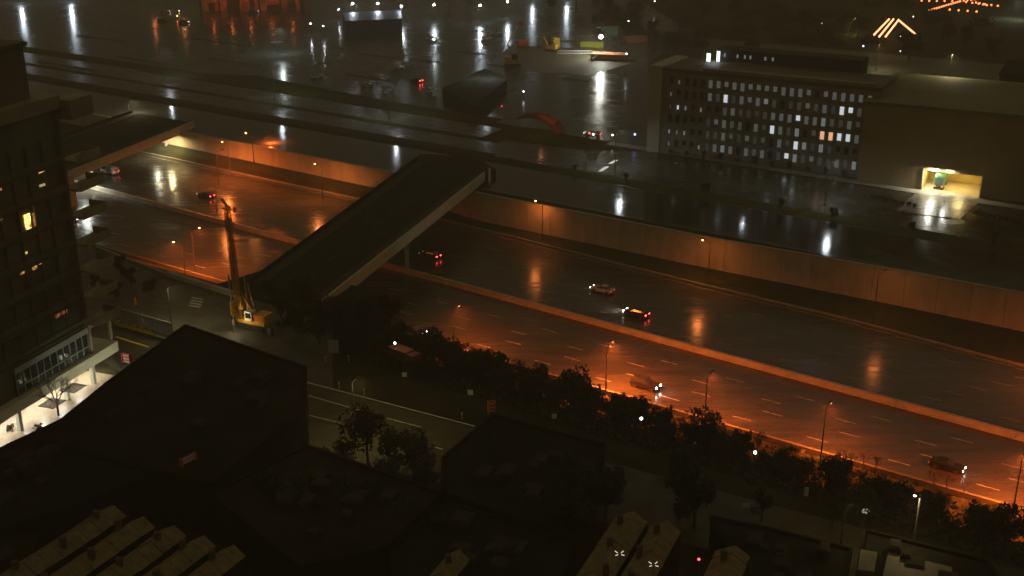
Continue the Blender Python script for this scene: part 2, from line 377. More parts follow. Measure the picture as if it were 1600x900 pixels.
# ------------------------------------------------------------------ lamps
LH = emat('sodium_lens', (1, .38, .1), 26); LW = emat('led_lens', (.9, .96, 1), 60); POLE = pbr('lamp_pole_metal', (.12, .11, .09), .5, metal=.3)
def street_lamp(label, xy, z0, h, arm, c, power, glow=True, grp=None, size=.5, lensmat=None, lr=.2, tilt=0.0):
    r = thing('street_lamp', label, 'street lamp', (xy.x - arm[0], xy.y - arm[1], z0), 0, grp)
    a = Vector((arm[0], arm[1], h))
    MB().tube((0, 0, 0), (0, 0, h - .5), .13, .07).tube((0, 0, 0), (0, 0, .5), .22, .2).build('pole', POLE, r, False)
    MB().tube((0, 0, h - .5), (a.x * .85, a.y * .85, h + .03), .06, .045, 6).build('arm', POLE, r, False)
    d = Vector((a.x, a.y, 0)).normalized(); M = Matrix.Translation(a) @ Matrix.Rotation(math.atan2(d.y, d.x), 4, 'Z')
    hd = MB().box(-.5, .35, -.17, .17, -.04, .1, M); hd.build('lamp_head', POLE, r, False)
    if glow:
        MB().ball(a + Vector((0, 0, -.12)), lr, 8, 5, .8).build('lens', lensmat or LH, r, False)
        area(r, (a.x, a.y, a.z - .34), power, c, size, (-tilt * U.x, -tilt * U.y, 0), spread=rad(146) if tilt else None)
    else: area(r, (a.x, a.y, a.z - .05), power, c, size)
    return r
HWARM = (N.x * 2.2, N.y * 2.2)
FARM = (-U.x * .6 - N.x * -2, -U.y * .6 - N.y * -2)
for px, py, P, lab in ((347, 221, 1200, 'sodium street lamp on the far bank nearest the lit left bridge'), (492, 255, 1900, 'sodium street lamp on the far bank left of the central bridge'),
                       (837, 313, 380, 'sodium street lamp on the far bank just right of the central bridge'), (1098, 374, 480, 'sodium street lamp on the far bank below the office building')):
    xy = g(px, py, 9.5); street_lamp(lab, xy, 0.5, 9, (-1.5, .3), SOD, P)
street_lamp('sodium lamp standing on top of the wall beside the lit left bridge', g(384, 207, ZF + 8), ZF, 8, (-1.5, .3), SOD, 300)
street_lamp('sodium street lamp on the far carriageway at the right edge', ST(74, -41), 0, 9.5, (-1.5, .5), SODN, 5000)
for px, py, P, lab in ((953, 535, 11500, 'sodium lamp behind the tree belt beside the dark van'), (1268, 659, 4600, 'sodium lamp on the tree belt side left of the dark saloon'),
                       (655, 508, 4500, 'added sodium lamp beside the highway right of the central bridge foot')):  # bridge foot lamp is invented to light the road
    xy = g(px, py, 9.5); street_lamp(lab, ST((xy - O).dot(U), min(2.0, (xy - O).dot(N) * .4), 0), 0, 9.5, (.9, 1.2), SODN, P, tilt=-.22, lensmat=emat('sodium_lens_dim', (1, .3, .08), 3.5))
street_lamp('added sodium lamp beside the near carriageway at the bottom right corner', ST(73, 2), 0, 9.5, (.9, 1.2), SODN, 9500, tilt=-.22, lensmat=MATS['sodium_lens_dim'])  # added lamp, placed to brighten the right end of the near roadway
street_lamp('added dim sodium lamp by the near carriageway between the dark van and the leafless shrubs', ST(29, 2.2), 0, 9.5, (.9, 1.2), SODN, 5000, tilt=-.22, lensmat=MATS['sodium_lens_dim'], lr=.1)  # invented lamp filling in road light between the others
# twin arm lamp left by the rig
q = g(290, 385, 9.5)
street_lamp('sodium lamp whose arm points left on the near highway edge by the rig', g(271, 377, 9.5), 0, 9.5, (-1.8, .5), SODN, 4200)
street_lamp('sodium lamp with its arm over the near carriageway beside the drilling mast', g(311, 355, 9.5), 0, 9.5, (1.2, 1.6), SODN, 4200)
# cut-off lamps: only their reflections show on the wet ground
def led(px, py, z, h, P, lab, c=LED, size=.4, arm=(1.5, 1.0)): street_lamp(lab, g(px, py, z - h), z, h, arm, c, P, False, size=size)
led(357, 338, .1, 9, 4000, 'sodium highway lamp over the far carriageway behind the drilling mast', SODN, .8)
led(355, 384, .1, 9, 900, 'sodium highway lamp by the median behind the drilling mast', SOD, .6)
led(430, 312, .1, 9, 4500, 'sodium highway lamp over far carriageway just left of central bridge', SODN, .8)
led(1365, 578, .1, 10, 260, 'dim sodium lamp over the far carriageway in front of the wall at right', SOD, .8)
led(222, 268, .1, 11, 1900, 'added warm white highway lamp by the median beside the lit left bridge', (1, .85, .55), .5)  # lamp added to brighten the overpass fascia and the van
led(968, 322, ZF, 10, 620, 'white cut-off lamp on the wet road above the retaining wall')
led(1291, 384, ZF, 10, 620, 'white cut-off lamp on the wet road at the right end of the wall')
led(1160, 352, ZF, 10, 110, 'faint white lamp on the wet road between two brighter ones')
led(268, 166, ZF, 10, 620, 'white cut-off lamp on the avenue above the far left bridge')
led(441, 202, ZF, 10, 620, 'white cut-off lamp on the avenue at left centre')
led(619, 236, ZF, 10, 620, 'white cut-off lamp on the avenue at the central bridge head')
led(443, 125, ZF, 10, 2200, 'greenish white lamp at the near edge of the wet car park', (.8, 1, .93))
led(1132, 288, ZF, 9, 90, 'faint lamp in front of the office building left half')
led(1166, 295, ZF, 9, 90, 'faint lamp in front of the office building middle')
led(760, 185, ZF, 10, 900, 'cold white lamp beside the long dark canopy', (.85, 1, 1))
# tall flood lamps along the far side of the car park
for px, py, P, c, lab in ((551, 5, 3600, (.9, .95, 1), 'brightest left floodlight mast on the far edge of the car park'), (590, 5, 3200, (.9, .95, 1), 'floodlight mast right next to the brightest left one'),
                       (627, 9, 1500, (1, .95, .95), 'dimmer floodlight mast third along the far car park edge'), (678, 7, 1100, LED, 'floodlight mast behind the middle of the car park'),
                       (750, 8, 2200, LED, 'floodlight mast with long reflection near the excavator'), (793, 2, 1400, LED, 'floodlight mast on thick pole at the top centre'),
                       (832, -22, 1800, (.7, .82, 1), 'floodlight mast with blue reflection left of the yellow digger'), (886, -24, 1800, (.7, .82, 1), 'floodlight mast with blue reflection right of the yellow digger'),
                       (30, -20, 3000, (.75, 1, .8), 'greenish floodlight mast in the top left corner'), (108, -22, 3400, (.75, 1, .85), 'greenish floodlight mast above the top left car park')):
    xy = g(px, py, ZF + 7.3)
    r = street_lamp(lab, xy, ZF, 7.3, (.8, .3), c, P * .4, True, size=.9, lensmat=LW, lr=.5)
    k = random.random()
    L = spot(r, (.8, -.9, 7.1), P * 1.7, (.75, .88, 1), (rad(-62), 0, 0), 130, .35)
for px, py, P in ((485, 36, 60), (505, 40, 60), (529, 14, 60), (751, 72, 80), (678, 61, 30)):
    xy = g(px, py, ZF + 5); street_lamp(f'small white car park lamp {"left" if px < 600 else "right"} of the first parked rows at pixel row edge' if False else {485: 'small white lamp left of the dark blue hall', 505: 'small white lamp touching the dark blue hall corner', 529: 'small white lamp behind the dark blue hall', 751: 'small bright lamp in front of the excavator', 678: 'small lamp in the middle of the wet car park'}[px], xy, ZF, 5, (.5, .2), LED, P, True, lensmat=LW, lr=.3)
# site floodlight tower
xy = g(939, 57, ZF + 8)
r = thing('floodlight_tower', 'dazzling white site floodlight tower beside the white fence', 'floodlight', (xy.x, xy.y, ZF))
MB().tube((0, 0, 0), (0, 0, 8), .12, .09).tube((0, 0, 7.7), (.6, -.2, 7.9), .06).build('mast', POLE, r, False)
MB().box(-.7, .7, -.3, .3, 7.7, 8.3).build('lamp_housing', POLE, r, False)
MB().ball((0, -.35, 8), .75, 10, 6).build('lens', emat('flood_lens', (1, 1, .93), 40), r, False)
spot(r, (0, -1.3, 7.9), 9000, (1, 1, .85), (rad(-45), 0, rad(10)), 150, .5); spot(r, (-1.3, 0, 7.9), 9000, (1, .98, .8), (rad(-66), 0, rad(-90)), 140, .5); spot(r, (0, 1.3, 7.9), 6000, (.9, 1, .85), (rad(55), 0, 0), 140, .5)
# sign lamp poles near side
xy = g(1430, 772, ZN + 10)
r = thing('street_lamp', 'tall pale lamp post rising from the near street at lower right', 'street lamp', (xy.x + .6, xy.y, ZN - 1))
MB().tube((0, 0, 0), (0, 0, 11), .2, .11).build('pole', pbr('pale_pole', (.16, .15, .13), .6), r, False); MB().tube((0, 0, 10.6), (-.6, 0, 10.9), .06).build('arm', POLE, r, False)
MB().ball((-.6, 0, 10.8), .17, 8, 5, .6).build('lens', emat('dim_lens', (1, 1, .95), 6), r, False)
area(r, (-.6, 0, 10.6), 160, (1, .75, .35), .4)
for px, py, c, s_, lab in ((1002, 654, (1, 1, 1), 9, 'small white bollard light among the trees right of centre'), (1180, 707, (.7, .75, 1), 12, 'small bluish white light in front of the tree belt'),
                         (617, 536, (.9, 1, .8), 7, 'small white light among the trees by the bridge foot')):
    z = 11; xy = g(px, py, z); r = thing('path_lamp', lab, 'lamp', (xy.x, xy.y, ZN)); MB().tube((0, 0, 0), (0, 0, 2.9), .07).build('pole', POLE, r, False)
    MB().ball((0, 0, 3), .2, 8, 5).build('lens', emat('path_lens_%d' % px, c, s_), r, False)

# ------------------------------------------------------------------ cars
def car(label, loc, heading, paintc, kind='saloon', heads=0, tails=0, beam=0, grp=None, name=None):
    L, W_, HH = {'saloon': (4.7, 1.82, 1.42), 'van': (5.6, 2.0, 2.0), 'suv': (4.8, 1.95, 1.8)}[kind]
    r = thing(name or {'saloon': 'saloon_car', 'van': 'van', 'suv': 'suv_car'}[kind], label, 'van' if kind == 'van' else 'car', loc, heading, grp)
    pm = pbr('car_paint_%d_%d_%d' % tuple(int(x * 100) for x in paintc), paintc, .4, spec=.18)
    prof = {'saloon': [(-.5, .35), (-.5, .62), (-.485, .72), (-.2, .76), (.22, .7), (.46, .6), (.5, .5), (.5, .3), (.42, .2), (-.45, .2)],
            'van': [(-.5, .25), (-.5, .6), (-.2, .62), (.3, .6), (.44, .52), (.5, .42), (.5, .22), (.45, .15), (-.47, .15)],
            'suv': [(-.5, .3), (-.5, .64), (-.2, .66), (.22, .62), (.46, .56), (.5, .46), (.5, .25), (.44, .18), (-.46, .18)]}[kind]
    cab = {'saloon': [(-.4, .73), (-.26, 1.), (.02, 1.0), (.2, .7)], 'van': [(-.49, .6), (-.475, 1.), (.18, 1.), (.36, .58)], 'suv': [(-.49, .64), (-.43, 1.), (.05, 1.), (.22, .61)]}[kind]
    def ext(pr, w0, w1):
        m = MB(); n = len(pr); i = 0
        zmin = min(z for _, z in pr); zmax = max(z for _, z in pr)
        for sgn in (-1, 1):
            for x, z in pr:
                t = (z - zmin) / (zmax - zmin); ww = w0 + (w1 - w0) * t; ww *= 1 - .12 * max(0, abs(x) - .4) * 10 * .6
                m.v.append(Vector((x * L, sgn * ww * W_ / 2, z * HH)))
        m.f.append(tuple(range(n))); m.f.append(tuple(reversed(range(n, 2 * n))))
        for k in range(n): k2 = (k + 1) % n; m.f.append((k2, k, n + k, n + k2))
        return m
    ext(prof, 1.0, .96).build('body', pm, r, False)
    ext(cab, .9, .74).build('window', glassd, r, False)
    x0, x1 = cab[1][0] * L, cab[2][0] * L
    MB().box(x0 + .03, x1 - .03, -.36 * W_, .36 * W_, HH - .03, HH + .02).build('roof', pm, r, False)
    if kind == 'van':
        MB().box(-.485 * L, .12 * L, -.43 * W_, .43 * W_, HH * .66, HH * .98).build('cargo_side', pm, r, False)
    for sx in (-.31, .32):
        for sy in (-1, 1):
            wh = MB().tube((sx * L, sy * W_ * .4, .33), (sx * L, sy * W_ * .5, .33), .33, n=14).build('wheel', rubber, r, False)
    for sy in (-1, 1):
        y = sy * W_ * .36
        MB().box(.485 * L, .508 * L, y - .17, y + .17, .4 * HH, .53 * HH).build('headlight', emat('head_%s' % heads, (1, .97, .85), heads) if heads else whitem, r, False)
        MB().box(-.508 * L, -.49 * L, y - .19, y + .19, .45 * HH, .6 * HH).build('tail_light', emat('tail_%s' % tails, (1, .04, .04), tails) if tails else pbr('tail_off', (.3, .02, .02), .3), r, False)
    if beam:
        for sy in (-1, 1): spot(r, (L * .52, sy * W_ * .36, .62), beam, (1, .98, .88), (rad(83), 0, rad(-90)), 58, .12)
    return r
HR = math.atan2(U.y, U.x)
def on(px, py, z=0): return g(px, py, z)
car('white van leaving the far left bridge on the far carriageway', on(172, 271), HR + math.pi, (.8, .8, .78), 'van', 0, 3)
car('dark saloon with red tail lights on the far carriageway left of the central bridge', on(322, 308), HR + math.pi, (.03, .03, .035), 'saloon', 6, 14)
car('silver saloon on the far carriageway right of the central bridge', on(941, 456), HR + math.pi, (.5, .52, .52), 'saloon', 14, 1, 60)
car('dark saloon with dazzling headlights and red tail lights near the median', on(994, 493), HR + math.pi, (.02, .02, .03), 'saloon', 60, 20, 900)
car('car with small red lights under the right side of the central bridge', on(672, 402), HR + math.pi, (.02, .02, .025), 'saloon', 1, 16)
car('dark van with bright headlights on the near carriageway beside the trees', on(1008, 606), HR, (.012, .01, .01), 'suv', 60, 0, 260)
car('dark saloon with one bright headlight at lower right on the near carriageway', on(1479, 733), HR, (.012, .01, .01), 'saloon', 34, 1, 60)
car('car with headlights on emerging from under the central bridge behind trees', on(648, 521), HR, (.02, .02, .02), 'saloon', 40, 0, 60)
car('car hidden behind the tower balconies on the near carriageway', on(108, 345), HR, (.02, .02, .02), 'saloon', 20, 2, 100)
# far parked and driving cars
pk = [(650, 128, 2.5, (.03, .03, .03), 0, 40, 'pickup-sized dark car with bright red brake lights in the wet car park'), (258, 20, .3, (.3, .3, .35), 30, 0, 'car with white headlights furthest left on the top left road'),
      (272, 19, .2, (.3, .3, .3), 20, 0, 'second car with white lights on the top left road'), (253, 34, .3, (.05, .05, .05), 0, 30, 'dark car with red lights on the top left road'), (286, 36, .3, (.1, .1, .1), 25, 25, 'car with both white and red lights at top left'),
      (395, 20, .6, (.05, .05, .3), 15, 0, 'bluish car beside the orange-lit hall'), (674, 144, 1.2, (.6, .6, .6), 0, 0, 'pale parked car nearest the canopy in the car park'), (700, 146, 1.0, (.12, .12, .12), 12, 0, 'dark parked car with a white light by the canopy'),
      (606, 140, .6, (.5, .5, .5), 0, 0, 'silver car parked alone in the car park'), (573, 136, .6, (.4, .4, .4), 0, 0, 'grey car parked alone left of the silver one'), (495, 122, .7, (.6, .6, .6), 0, 0, 'white car parked at the lot edge'),
      (432, 68, .5, (.6, .6, .6), 0, 0, 'pale car parked in the left of the car park'), (620, 108, .8, (.5, .5, .5), 0, 0, 'silver car parked in the middle row'), (636, 103, .8, (.55, .55, .55), 0, 0, 'white car beside the silver one in the middle row'),
      (675, 62, .2, (.7, .7, .7), 8, 0, 'white car parked below the floodlight reflections'), (760, 62, .2, (.7, .7, .7), 0, 0, 'white car parked beside the digger'), (775, 54, .2, (.5, .5, .5), 0, 0, 'grey car parked behind the digger'),
      (926, 212, 2.8, (.5, .5, .5), 10, 8, 'car with red and white lights on the avenue by the office'), (745, 168, .9, (.1, .1, .1), 0, 4, 'dark car parked under the canopy edge')]
protos = {}
for px, py, h_, pc, hd, tl, lab in pk:
    car(lab, g(px, py, ZF + .03), h_, pc, 'saloon', hd, tl)
MORE_LABEL = True
# ------------------------------------------------------------------ trees
def crown_mesh(n, rx, rz, seed, ls=.55):
    rnd = random.Random(seed); m = MB(); cl = [(Vector((rnd.uniform(-1, 1) * rx * .62, rnd.uniform(-1, 1) * rx * .62, rnd.uniform(-.75, .8) * rz)), rnd.uniform(.28, .5) * rx) for _ in range(16)]
    for k in range(n):
        c, r_ = rnd.choice(cl); d = Vector((rnd.gauss(0, 1), rnd.gauss(0, 1), rnd.gauss(0, .8))).normalized() * r_ * rnd.uniform(.6, 1.12)
        p = c + d; a = Vector((rnd.gauss(0, 1), rnd.gauss(0, 1), rnd.gauss(0, 1))).normalized(); b = a.orthogonal().normalized(); q = ls * rnd.uniform(.5, 1.1)
        m.quad(p - a * q * .5, p + b * q * .3, p + a * q * .5, p - b * q * .3)
    return m
tree_protos = []
for k in range(4):
    r = thing('broadleaf_tree', 'dense dark tree in the belt between the near street and the highway', 'tree', (0, 0, 0), 0, 'trees in the belt beside the highway')
    rx, rz = (2.7, 2.3) if k < 2 else (2.0, 2.9)
    cm = crown_mesh(1500, rx, rz, k)
    for i in range(len(cm.v)): cm.v[i] = cm.v[i] + Vector((0, 0, 4.0))
    cm.build('crown', leafm, r, False)
    tb = MB().tube((0, 0, -1), (.1, 0, 3.2), .22, .12, 7)
    for j in range(5): an = j * 1.3; tb.tube((.05, 0, 1.6 + .3 * j), (math.cos(an) * rx * .5, math.sin(an) * rx * .5, 4 + .3 * j), .09, .03, 5)
    tb.build('trunk', barkm, r, False); tree_protos.append([r, False])
ONES = 'zeroth first second third fourth fifth sixth seventh eighth ninth tenth eleventh twelfth thirteenth fourteenth fifteenth sixteenth seventeenth eighteenth nineteenth'.split()
def nth(n):
    if n < 20: return ONES[n]
    t = ('twent', 'thirt', 'fort', 'fift')[n // 10 - 2]
    return t + 'ieth' if n % 10 == 0 else t + 'y-' + ONES[n % 10]
GN = {}
def place_tree(p, sc_, grp=None, label=None, num=True):
    k = random.randrange(4); pr = tree_protos[k]
    if not pr[1]: o = pr[0]; pr[1] = True
    else: o = copy_tree(pr[0])
    o.location = p; o.scale = (sc_, sc_, sc_ * random.uniform(.85, 1.15)); o.rotation_euler = (0, 0, random.uniform(0, 6.28))
    if grp: GN[grp] = GN.get(grp, 0) + 1; o['group'] = grp; label = ORD[GN[grp] - 1] + ' ' + label + ', counted from the left'
    if label: o['label'] = label
    return o
ORD = 'first second third fourth fifth sixth seventh eighth ninth tenth eleventh twelfth thirteenth fourteenth fifteenth sixteenth seventeenth eighteenth nineteenth twentieth'.split()
def gz(s, t): return lerp([(1, 0), *bank(s)], t)
cnts = {}
s = -36
while s < 104:
    for row, t, sc_ in (('front', 4.6, .40), ('second', 8.4, .62), ('third', 12.5, .8), ('back', 17.5, .9)):
        if row == 'back' and s > 66 and random.random() < .4: continue
        if row == 'front' and random.random() < .3: continue
        ss_ = s + random.uniform(-1.3, 1.3); tt = t + random.uniform(-1.0, 1.0)
        cnts[row] = cnts.get(row, 0) + 1
        o = place_tree(ST(ss_, tt, gz(ss_, tt)), sc_ * random.uniform(.68, 1.22) * lerp([(-36, 1.3), (0, 1.1), (30, 1.0), (60, .85), (104, .8)], s)); o['label'] = f'{nth(cnts[row])} dark leafy tree from the bridge foot in the {row} row of the belt'
    s += 3.9
um = MB(); rnd = random.Random(5)
for k in range(16000):
    a_ = rnd.uniform(-40, 130); t = rnd.uniform(3.0, 24); p = ST(a_, t, gz(a_, t) + rnd.random() ** 2 * 1.3 + .1); d = Vector((rnd.gauss(0, 1), rnd.gauss(0, 1), rnd.gauss(0, 1))).normalized(); b = d.orthogonal().normalized(); q = rnd.uniform(.25, .6)
    um.quad(p - d * q, p + b * q * .6, p + d * q, p - b * q * .6)
tag(um.build('undergrowth', leafm), 'dark undergrowth filling the bank between the trees and highway', 'undergrowth', kind='stuff')
for px, py in sorted(((440, 480), (465, 505), (500, 520), (540, 505), (575, 520), (610, 500), (480, 470), (590, 560), (420, 455), (655, 590))):
    place_tree(g(px, py + 18, ZN), random.uniform(.7, .95), 'trees around the bridge foot', 'dark tree crowded round the near end of the central bridge')
for px, py in sorted(((540, 700), (575, 690), (610, 705), (650, 712), (520, 735), (600, 745), (665, 745), (770, 700))):
    place_tree(g(px, py + 30, ZN), random.uniform(.8, 1.1), 'trees beside the near street', 'dark tree standing between the near street and the black rooftops')
for px, py in sorted(((205, 440), (190, 425), (235, 452), (150, 440), (180, 460))):
    place_tree(g(px, py + 10, ZN), random.uniform(.4, .6), 'low trees by the tower', 'low dark tree between the tower and the construction deck')
for px, py in sorted(((1265, 870), (1300, 812), (1345, 805), (1480, 830), (1530, 850), (1575, 840), (1190, 800))):
    place_tree(g(px, py + 14, ZN), random.uniform(.5, .8), 'trees along the lower right street', 'dark tree beside the dim street at lower right')
for k, (px, py) in enumerate(sorted(((1020, 60), (1050, 80), (990, 40), (1230, 40), (1260, 50), (1340, 50), (1325, 42), (1480, 60), (1510, 70), (1450, 40), (1200, 25), (1100, 30), (1150, 20), (860, 8), (900, 4), (950, 12), (700, 2), (730, 4), (1550, 85), (1420, 85)))):
    place_tree(g(px, py + 10, ZF), random.uniform(1.2, 1.9), 'trees in the far dark park', 'dark tree in the unlit park beyond the office building')
for k in range(8):
    place_tree(ST(-52 + 17.0 * k + random.uniform(-5, 5), -89.5 + random.uniform(-2, 2), ZF), random.uniform(.3, .55), 'bushes on the avenue verge', 'low bush on the grass strip beside the avenue')
um = MB(); rnd = random.Random(9); cen = [(rnd.uniform(930, 1540), rnd.uniform(-12, 72)) for _ in range(90)]
cen = [c for c in cen if not (1355 < c[0] < 1440 and 20 < c[1] < 62)]
for cx_, cy_ in cen:
    p = g(cx_, cy_, ZF); R_ = rnd.uniform(3, 7)
    for k in range(170):
        d = Vector((rnd.gauss(0, 1), rnd.gauss(0, 1), rnd.gauss(0, 1))).normalized(); q_ = p + Vector((d.x * R_, d.y * R_, abs(d.z) * R_ * .8)) * rnd.uniform(.6, 1.1); b = d.orthogonal().normalized(); c_ = d.cross(b); q = rnd.uniform(.5, 1.1)
        um.quad(q_ - b * q, q_ + c_ * q * .6, q_ + b * q, q_ - c_ * q * .6)
tag(um.build('woodland', pbr('woodland_leaves', (.035, .035, .018), .9, .5, .2, spec=.1)), 'dark thick woodland and shrubs of the unlit park beyond the office', 'woodland', kind='stuff')
for px, py in sorted(((430, 800), (468, 815), (515, 835), (560, 812), (640, 842), (690, 850), (240, 770), (200, 758), (880, 850), (900, 800), (945, 790), (1085, 800), (1060, 785), (90, 790))):
    place_tree(g(px, py + 25, ZN), random.uniform(1.0, 1.35), 'trees in the dark yards', 'murky tree rising among the black foreground roofs')
# bare trees
def branch(m, p, d, L_, r_, depth, rnd):
    q = p + d * L_; m.tube(p, q, r_, r_ * .65, 5, False)
    if depth == 0: return
    for k in range(3):
        nd = (d + Vector((rnd.uniform(-1, 1), rnd.uniform(-1, 1), rnd.uniform(-.25, .6))) * .75).normalized()
        branch(m, p + d * L_ * rnd.uniform(.55, 1), nd, L_ * rnd.uniform(.6, .8), r_ * .6, depth - 1, rnd)
def bare_tree(label, loc, h_, seed, grp=None, mat=barkm, rr=.13):
    rnd = random.Random(seed); r = thing('bare_tree', label, 'tree', loc, 0, grp)
    MB().tube((0, 0, -.3), (0, 0, h_ * .28), rr, rr * .8, 7).build('trunk', mat, r, False)
    m = MB()
    for k in range(4): branch(m, Vector((0, 0, h_ * .26)), Vector((rnd.uniform(-.7, .7), rnd.uniform(-.7, .7), 1)).normalized(), h_ * .26, rr * .6, 4, rnd)
    m.build('crown', mat, r, False); return r
bare_tree('leafless street tree in front of the lit tower arcade', g(92, 650, ZN), 7.4, 3, rr=.17)
for k, s_ in enumerate((-22, -9, 6, 22, 44, 58, 80, 92)):
    p = ST(s_, 15, gz(s_, 15)); bare_tree('bare branching tree poking out of the belt, ' + ONES[k + 1] + ' from the bridge foot', p, 6.6, 50 + k, 'leafless trees poking out of the belt', barkm, .1)
for k, (px, py) in enumerate(((1312, 728), (1330, 735), (1348, 733), (1366, 742), (1458, 768), (1478, 770), (1505, 772))):
    p = g(px, py, 1.5); bare_tree(ORD[k] + ' thin leafless shrub from the left, silhouetted against the orange road', p, 3.4, 20 + k, 'leafless shrubs at the edge of the near carriageway', barkm, .05)

# ------------------------------------------------------------------ left apartment tower
Cn = g(149, 598, ZN); aang = math.atan2(-.94689, -.32155)
tw = thing('apartment_tower', 'tall dark apartment tower with corner balconies and a few lit windows', 'building', (Cn.x, Cn.y, ZN), aang)
TM_ = pbr('tower_concrete', (.16, .155, .12), .7, .25, .2); SL = pbr('slab_edge', (.1, .095, .07), .65, .3, .2); BE = pbr('lit_balcony_edge', (.38, .34, .26), .6, .2, .4); GL = pbr('tower_glass', (.11, .125, .105), .3, .4, .15, spec=.7)  # balcony edge coloured lighter than the slabs, as if lit from the highway
LX = 46
MB().box(0.3, LX, -20, -.25, 9, 42).build('wall', GL, tw, False)
MB().box(-.1, .5, -20, 0.05, 3.4, 42.3).build('corner_pier', TM_, tw, False)
MB().box(-.4, LX, -20.5, .35, 41.2, 43).build('roof', pbr('roof_edge_stone', (.3, .28, .22), .7, .2, .3), tw, False)
MB().box(3, LX, -18, -1.6, 43, 50).build('penthouse', TM_, tw, False)
MB().box(2.6, LX, -18.5, -1.1, 50, 50.6).build('penthouse_roof', SL, tw, False)
MB().box(-5.2, -.45, -2, 1.8, 39.6, 42.3).build('roof_terrace', MATS['roof_edge_stone'], tw, False)
FH = 4.05; nf = 7
for k in range(nf):
    z = 9.3 + FH * k
    MB().box(.5, LX, -.3, .22, z, z + .35).build('floor_slab', SL, tw, False)
    m = MB()
    for j in range(15): x = .9 + 3.1 * j; m.box(x, x + .1, -.24, .1, z + .36, z + FH - .01)
    m.box(.5, LX, -.24, .02, z + .36, z + 1.1); m.build('mullions', TM_, tw, False)
    b = MB().box(-5.4, -.12, -1.2, 1.9, z - .05, z + .3).build('balcony', BE, tw, False)
    MB().box(-5.4, -5.32, -1.2, 1.9, z + .3, z + 1.25).box(-5.3, -.12, 1.82, 1.9, z + .3, z + 1.25).build('balustrade', BE, b, False)
def litw(x0, x1, z0, z1, c, s_, lab=None):
    o = MB().box(x0, x1, -.23, -.1, z0, z1).build('lit_window', emat('win_%d_%d' % (x0 * 10, z0), c, s_, var=1.3), tw, False)
litw(4.1, 5.1, 33.4, 34.6, (1, .62, .1), 1.6); litw(4.3, 5.3, 31.5, 31.8, (1, .75, .3), .5)
litw(8.0, 9.0, 26.0, 28.6, (1, .48, .1), 3.5); litw(7.1, 7.4, 26.4, 28.4, (1, .4, .1), .3); litw(2.1, 3.2, 21.4, 22.4, (1, .45, .08), 1.2)
litw(5.2, 6.2, 21.4, 22.3, (1, .45, .08), .9); litw(8.1, 8.9, 20.8, 21.9, (1, .5, .1), .9); litw(9.5, 9.8, 23.4, 23.7, (1, .6, .2), .8)
litw(12.3, 12.5, 33, 33.3, (1, .4, .2), 1.3); litw(13.5, 13.7, 33, 33.3, (1, .5, .3), 1.0); litw(10.6, 11.3, 21.0, 21.8, (1, .45, .1), .7); litw(6.9, 7.6, 21.2, 21.9, (1, .5, .12), .5); litw(2.4, 3.0, 17.6, 18.1, (1, .55, .2), .35); litw(13.0, 13.8, 29.2, 29.6, (1, .5, .15), .3); litw(3.6, 6.0, 12.6, 13.8, (1, .3, .1), .16)
# podium
POD = pbr('podium_white', (.75, .76, .66), .5, .08, .4); PG = pbr('podium_frame', (.42, .47, .48), .45)
MB().box(0.2, LX, -20, -.4, 4.7, 8.98).build('podium_wall', TM_, tw, False)
MB().box(.2, 15.4, -.38, -.1, 4.95, 8.1).build('window', pbr('podium_glass', (.03, .045, .055), .15, spec=.8), tw, False)
m = MB()
for k in range(12): x = .2 + 15.1 / 11 * k; m.box(x - .06, x + .06, -.09, .05, 4.95, 8.1)
m.box(.1, 15.4, -.09, .06, 6.0, 6.12).box(.1, 15.4, -.09, .08, 8.1, 8.98).box(.1, 15.4, -.09, .08, 4.1, 4.93); m.build('window_frame', PG, tw, False)
MB().box(-5.3, LX, -.4, .7, 3.1, 4.7).build('fascia', POD, tw, False)
MB().box(-5.3, LX, -14, -.41, 3.3, 4.69).build('soffit_slab', POD, tw, False)
MB().box(-5.4, .1, -.6, .2, 8.6, 9.3).build('terrace_beam', concrete, tw, False)
MB().box(-5.3, -4.9, -.5, -.1, 4.7, 8.6).box(-.5, -.11, -.5, .06, 4.7, 8.6).build('terrace_post', concrete, tw, False)
MB().box(-5.3, .15, -10, -9.8, 4.7, 9.2).build('terrace_wall', brick, tw, False)
MB().box(-3.0, LX, -4.2, -3.9, 0, 3.3).build('arcade_wall', pbr('arcade_white', (.8, .78, .7), .6), tw, False)
for x in (.3, 6.2, 16.0, 24): MB().box(x - .3, x + .3, -.3, .3, 0, 3.1).build('arcade_column', POD, tw, False)
m = MB()
for x in (2.5, 7, 10.5, 14): m.box(x, x + 1.6, -3.89, -3.84, .1, 2.4)
m.build('shop_door', pbr('door_glass', (.25, .3, .33), .2), tw, False)
for x in (1, 5, 9, 13, 17, 21): area(tw, (x, -2.2, 3.25), 230, (1, .95, .78), .5)
area(tw, (-2.5, -2.2, 3.2), 160, (1, .95, .6), .5)
area(tw, (12, 2.0, 3.6), 140, (1, .92, .75), 1.0, (rad(-75), 0, 0)) if False else None
pav = MB(); pav.box(-3, 40, -3.9, 9.5, .015, .05)
o = pav.build('pavement', pbr('wet_paving', (.42, .34, .26), .35, .25, .8, .2, 3., rvar=.12), None, False); o.matrix_world = Matrix.Translation(tw.location) @ Matrix.Rotation(aang, 4, 'Z'); tag(o, kind='structure')
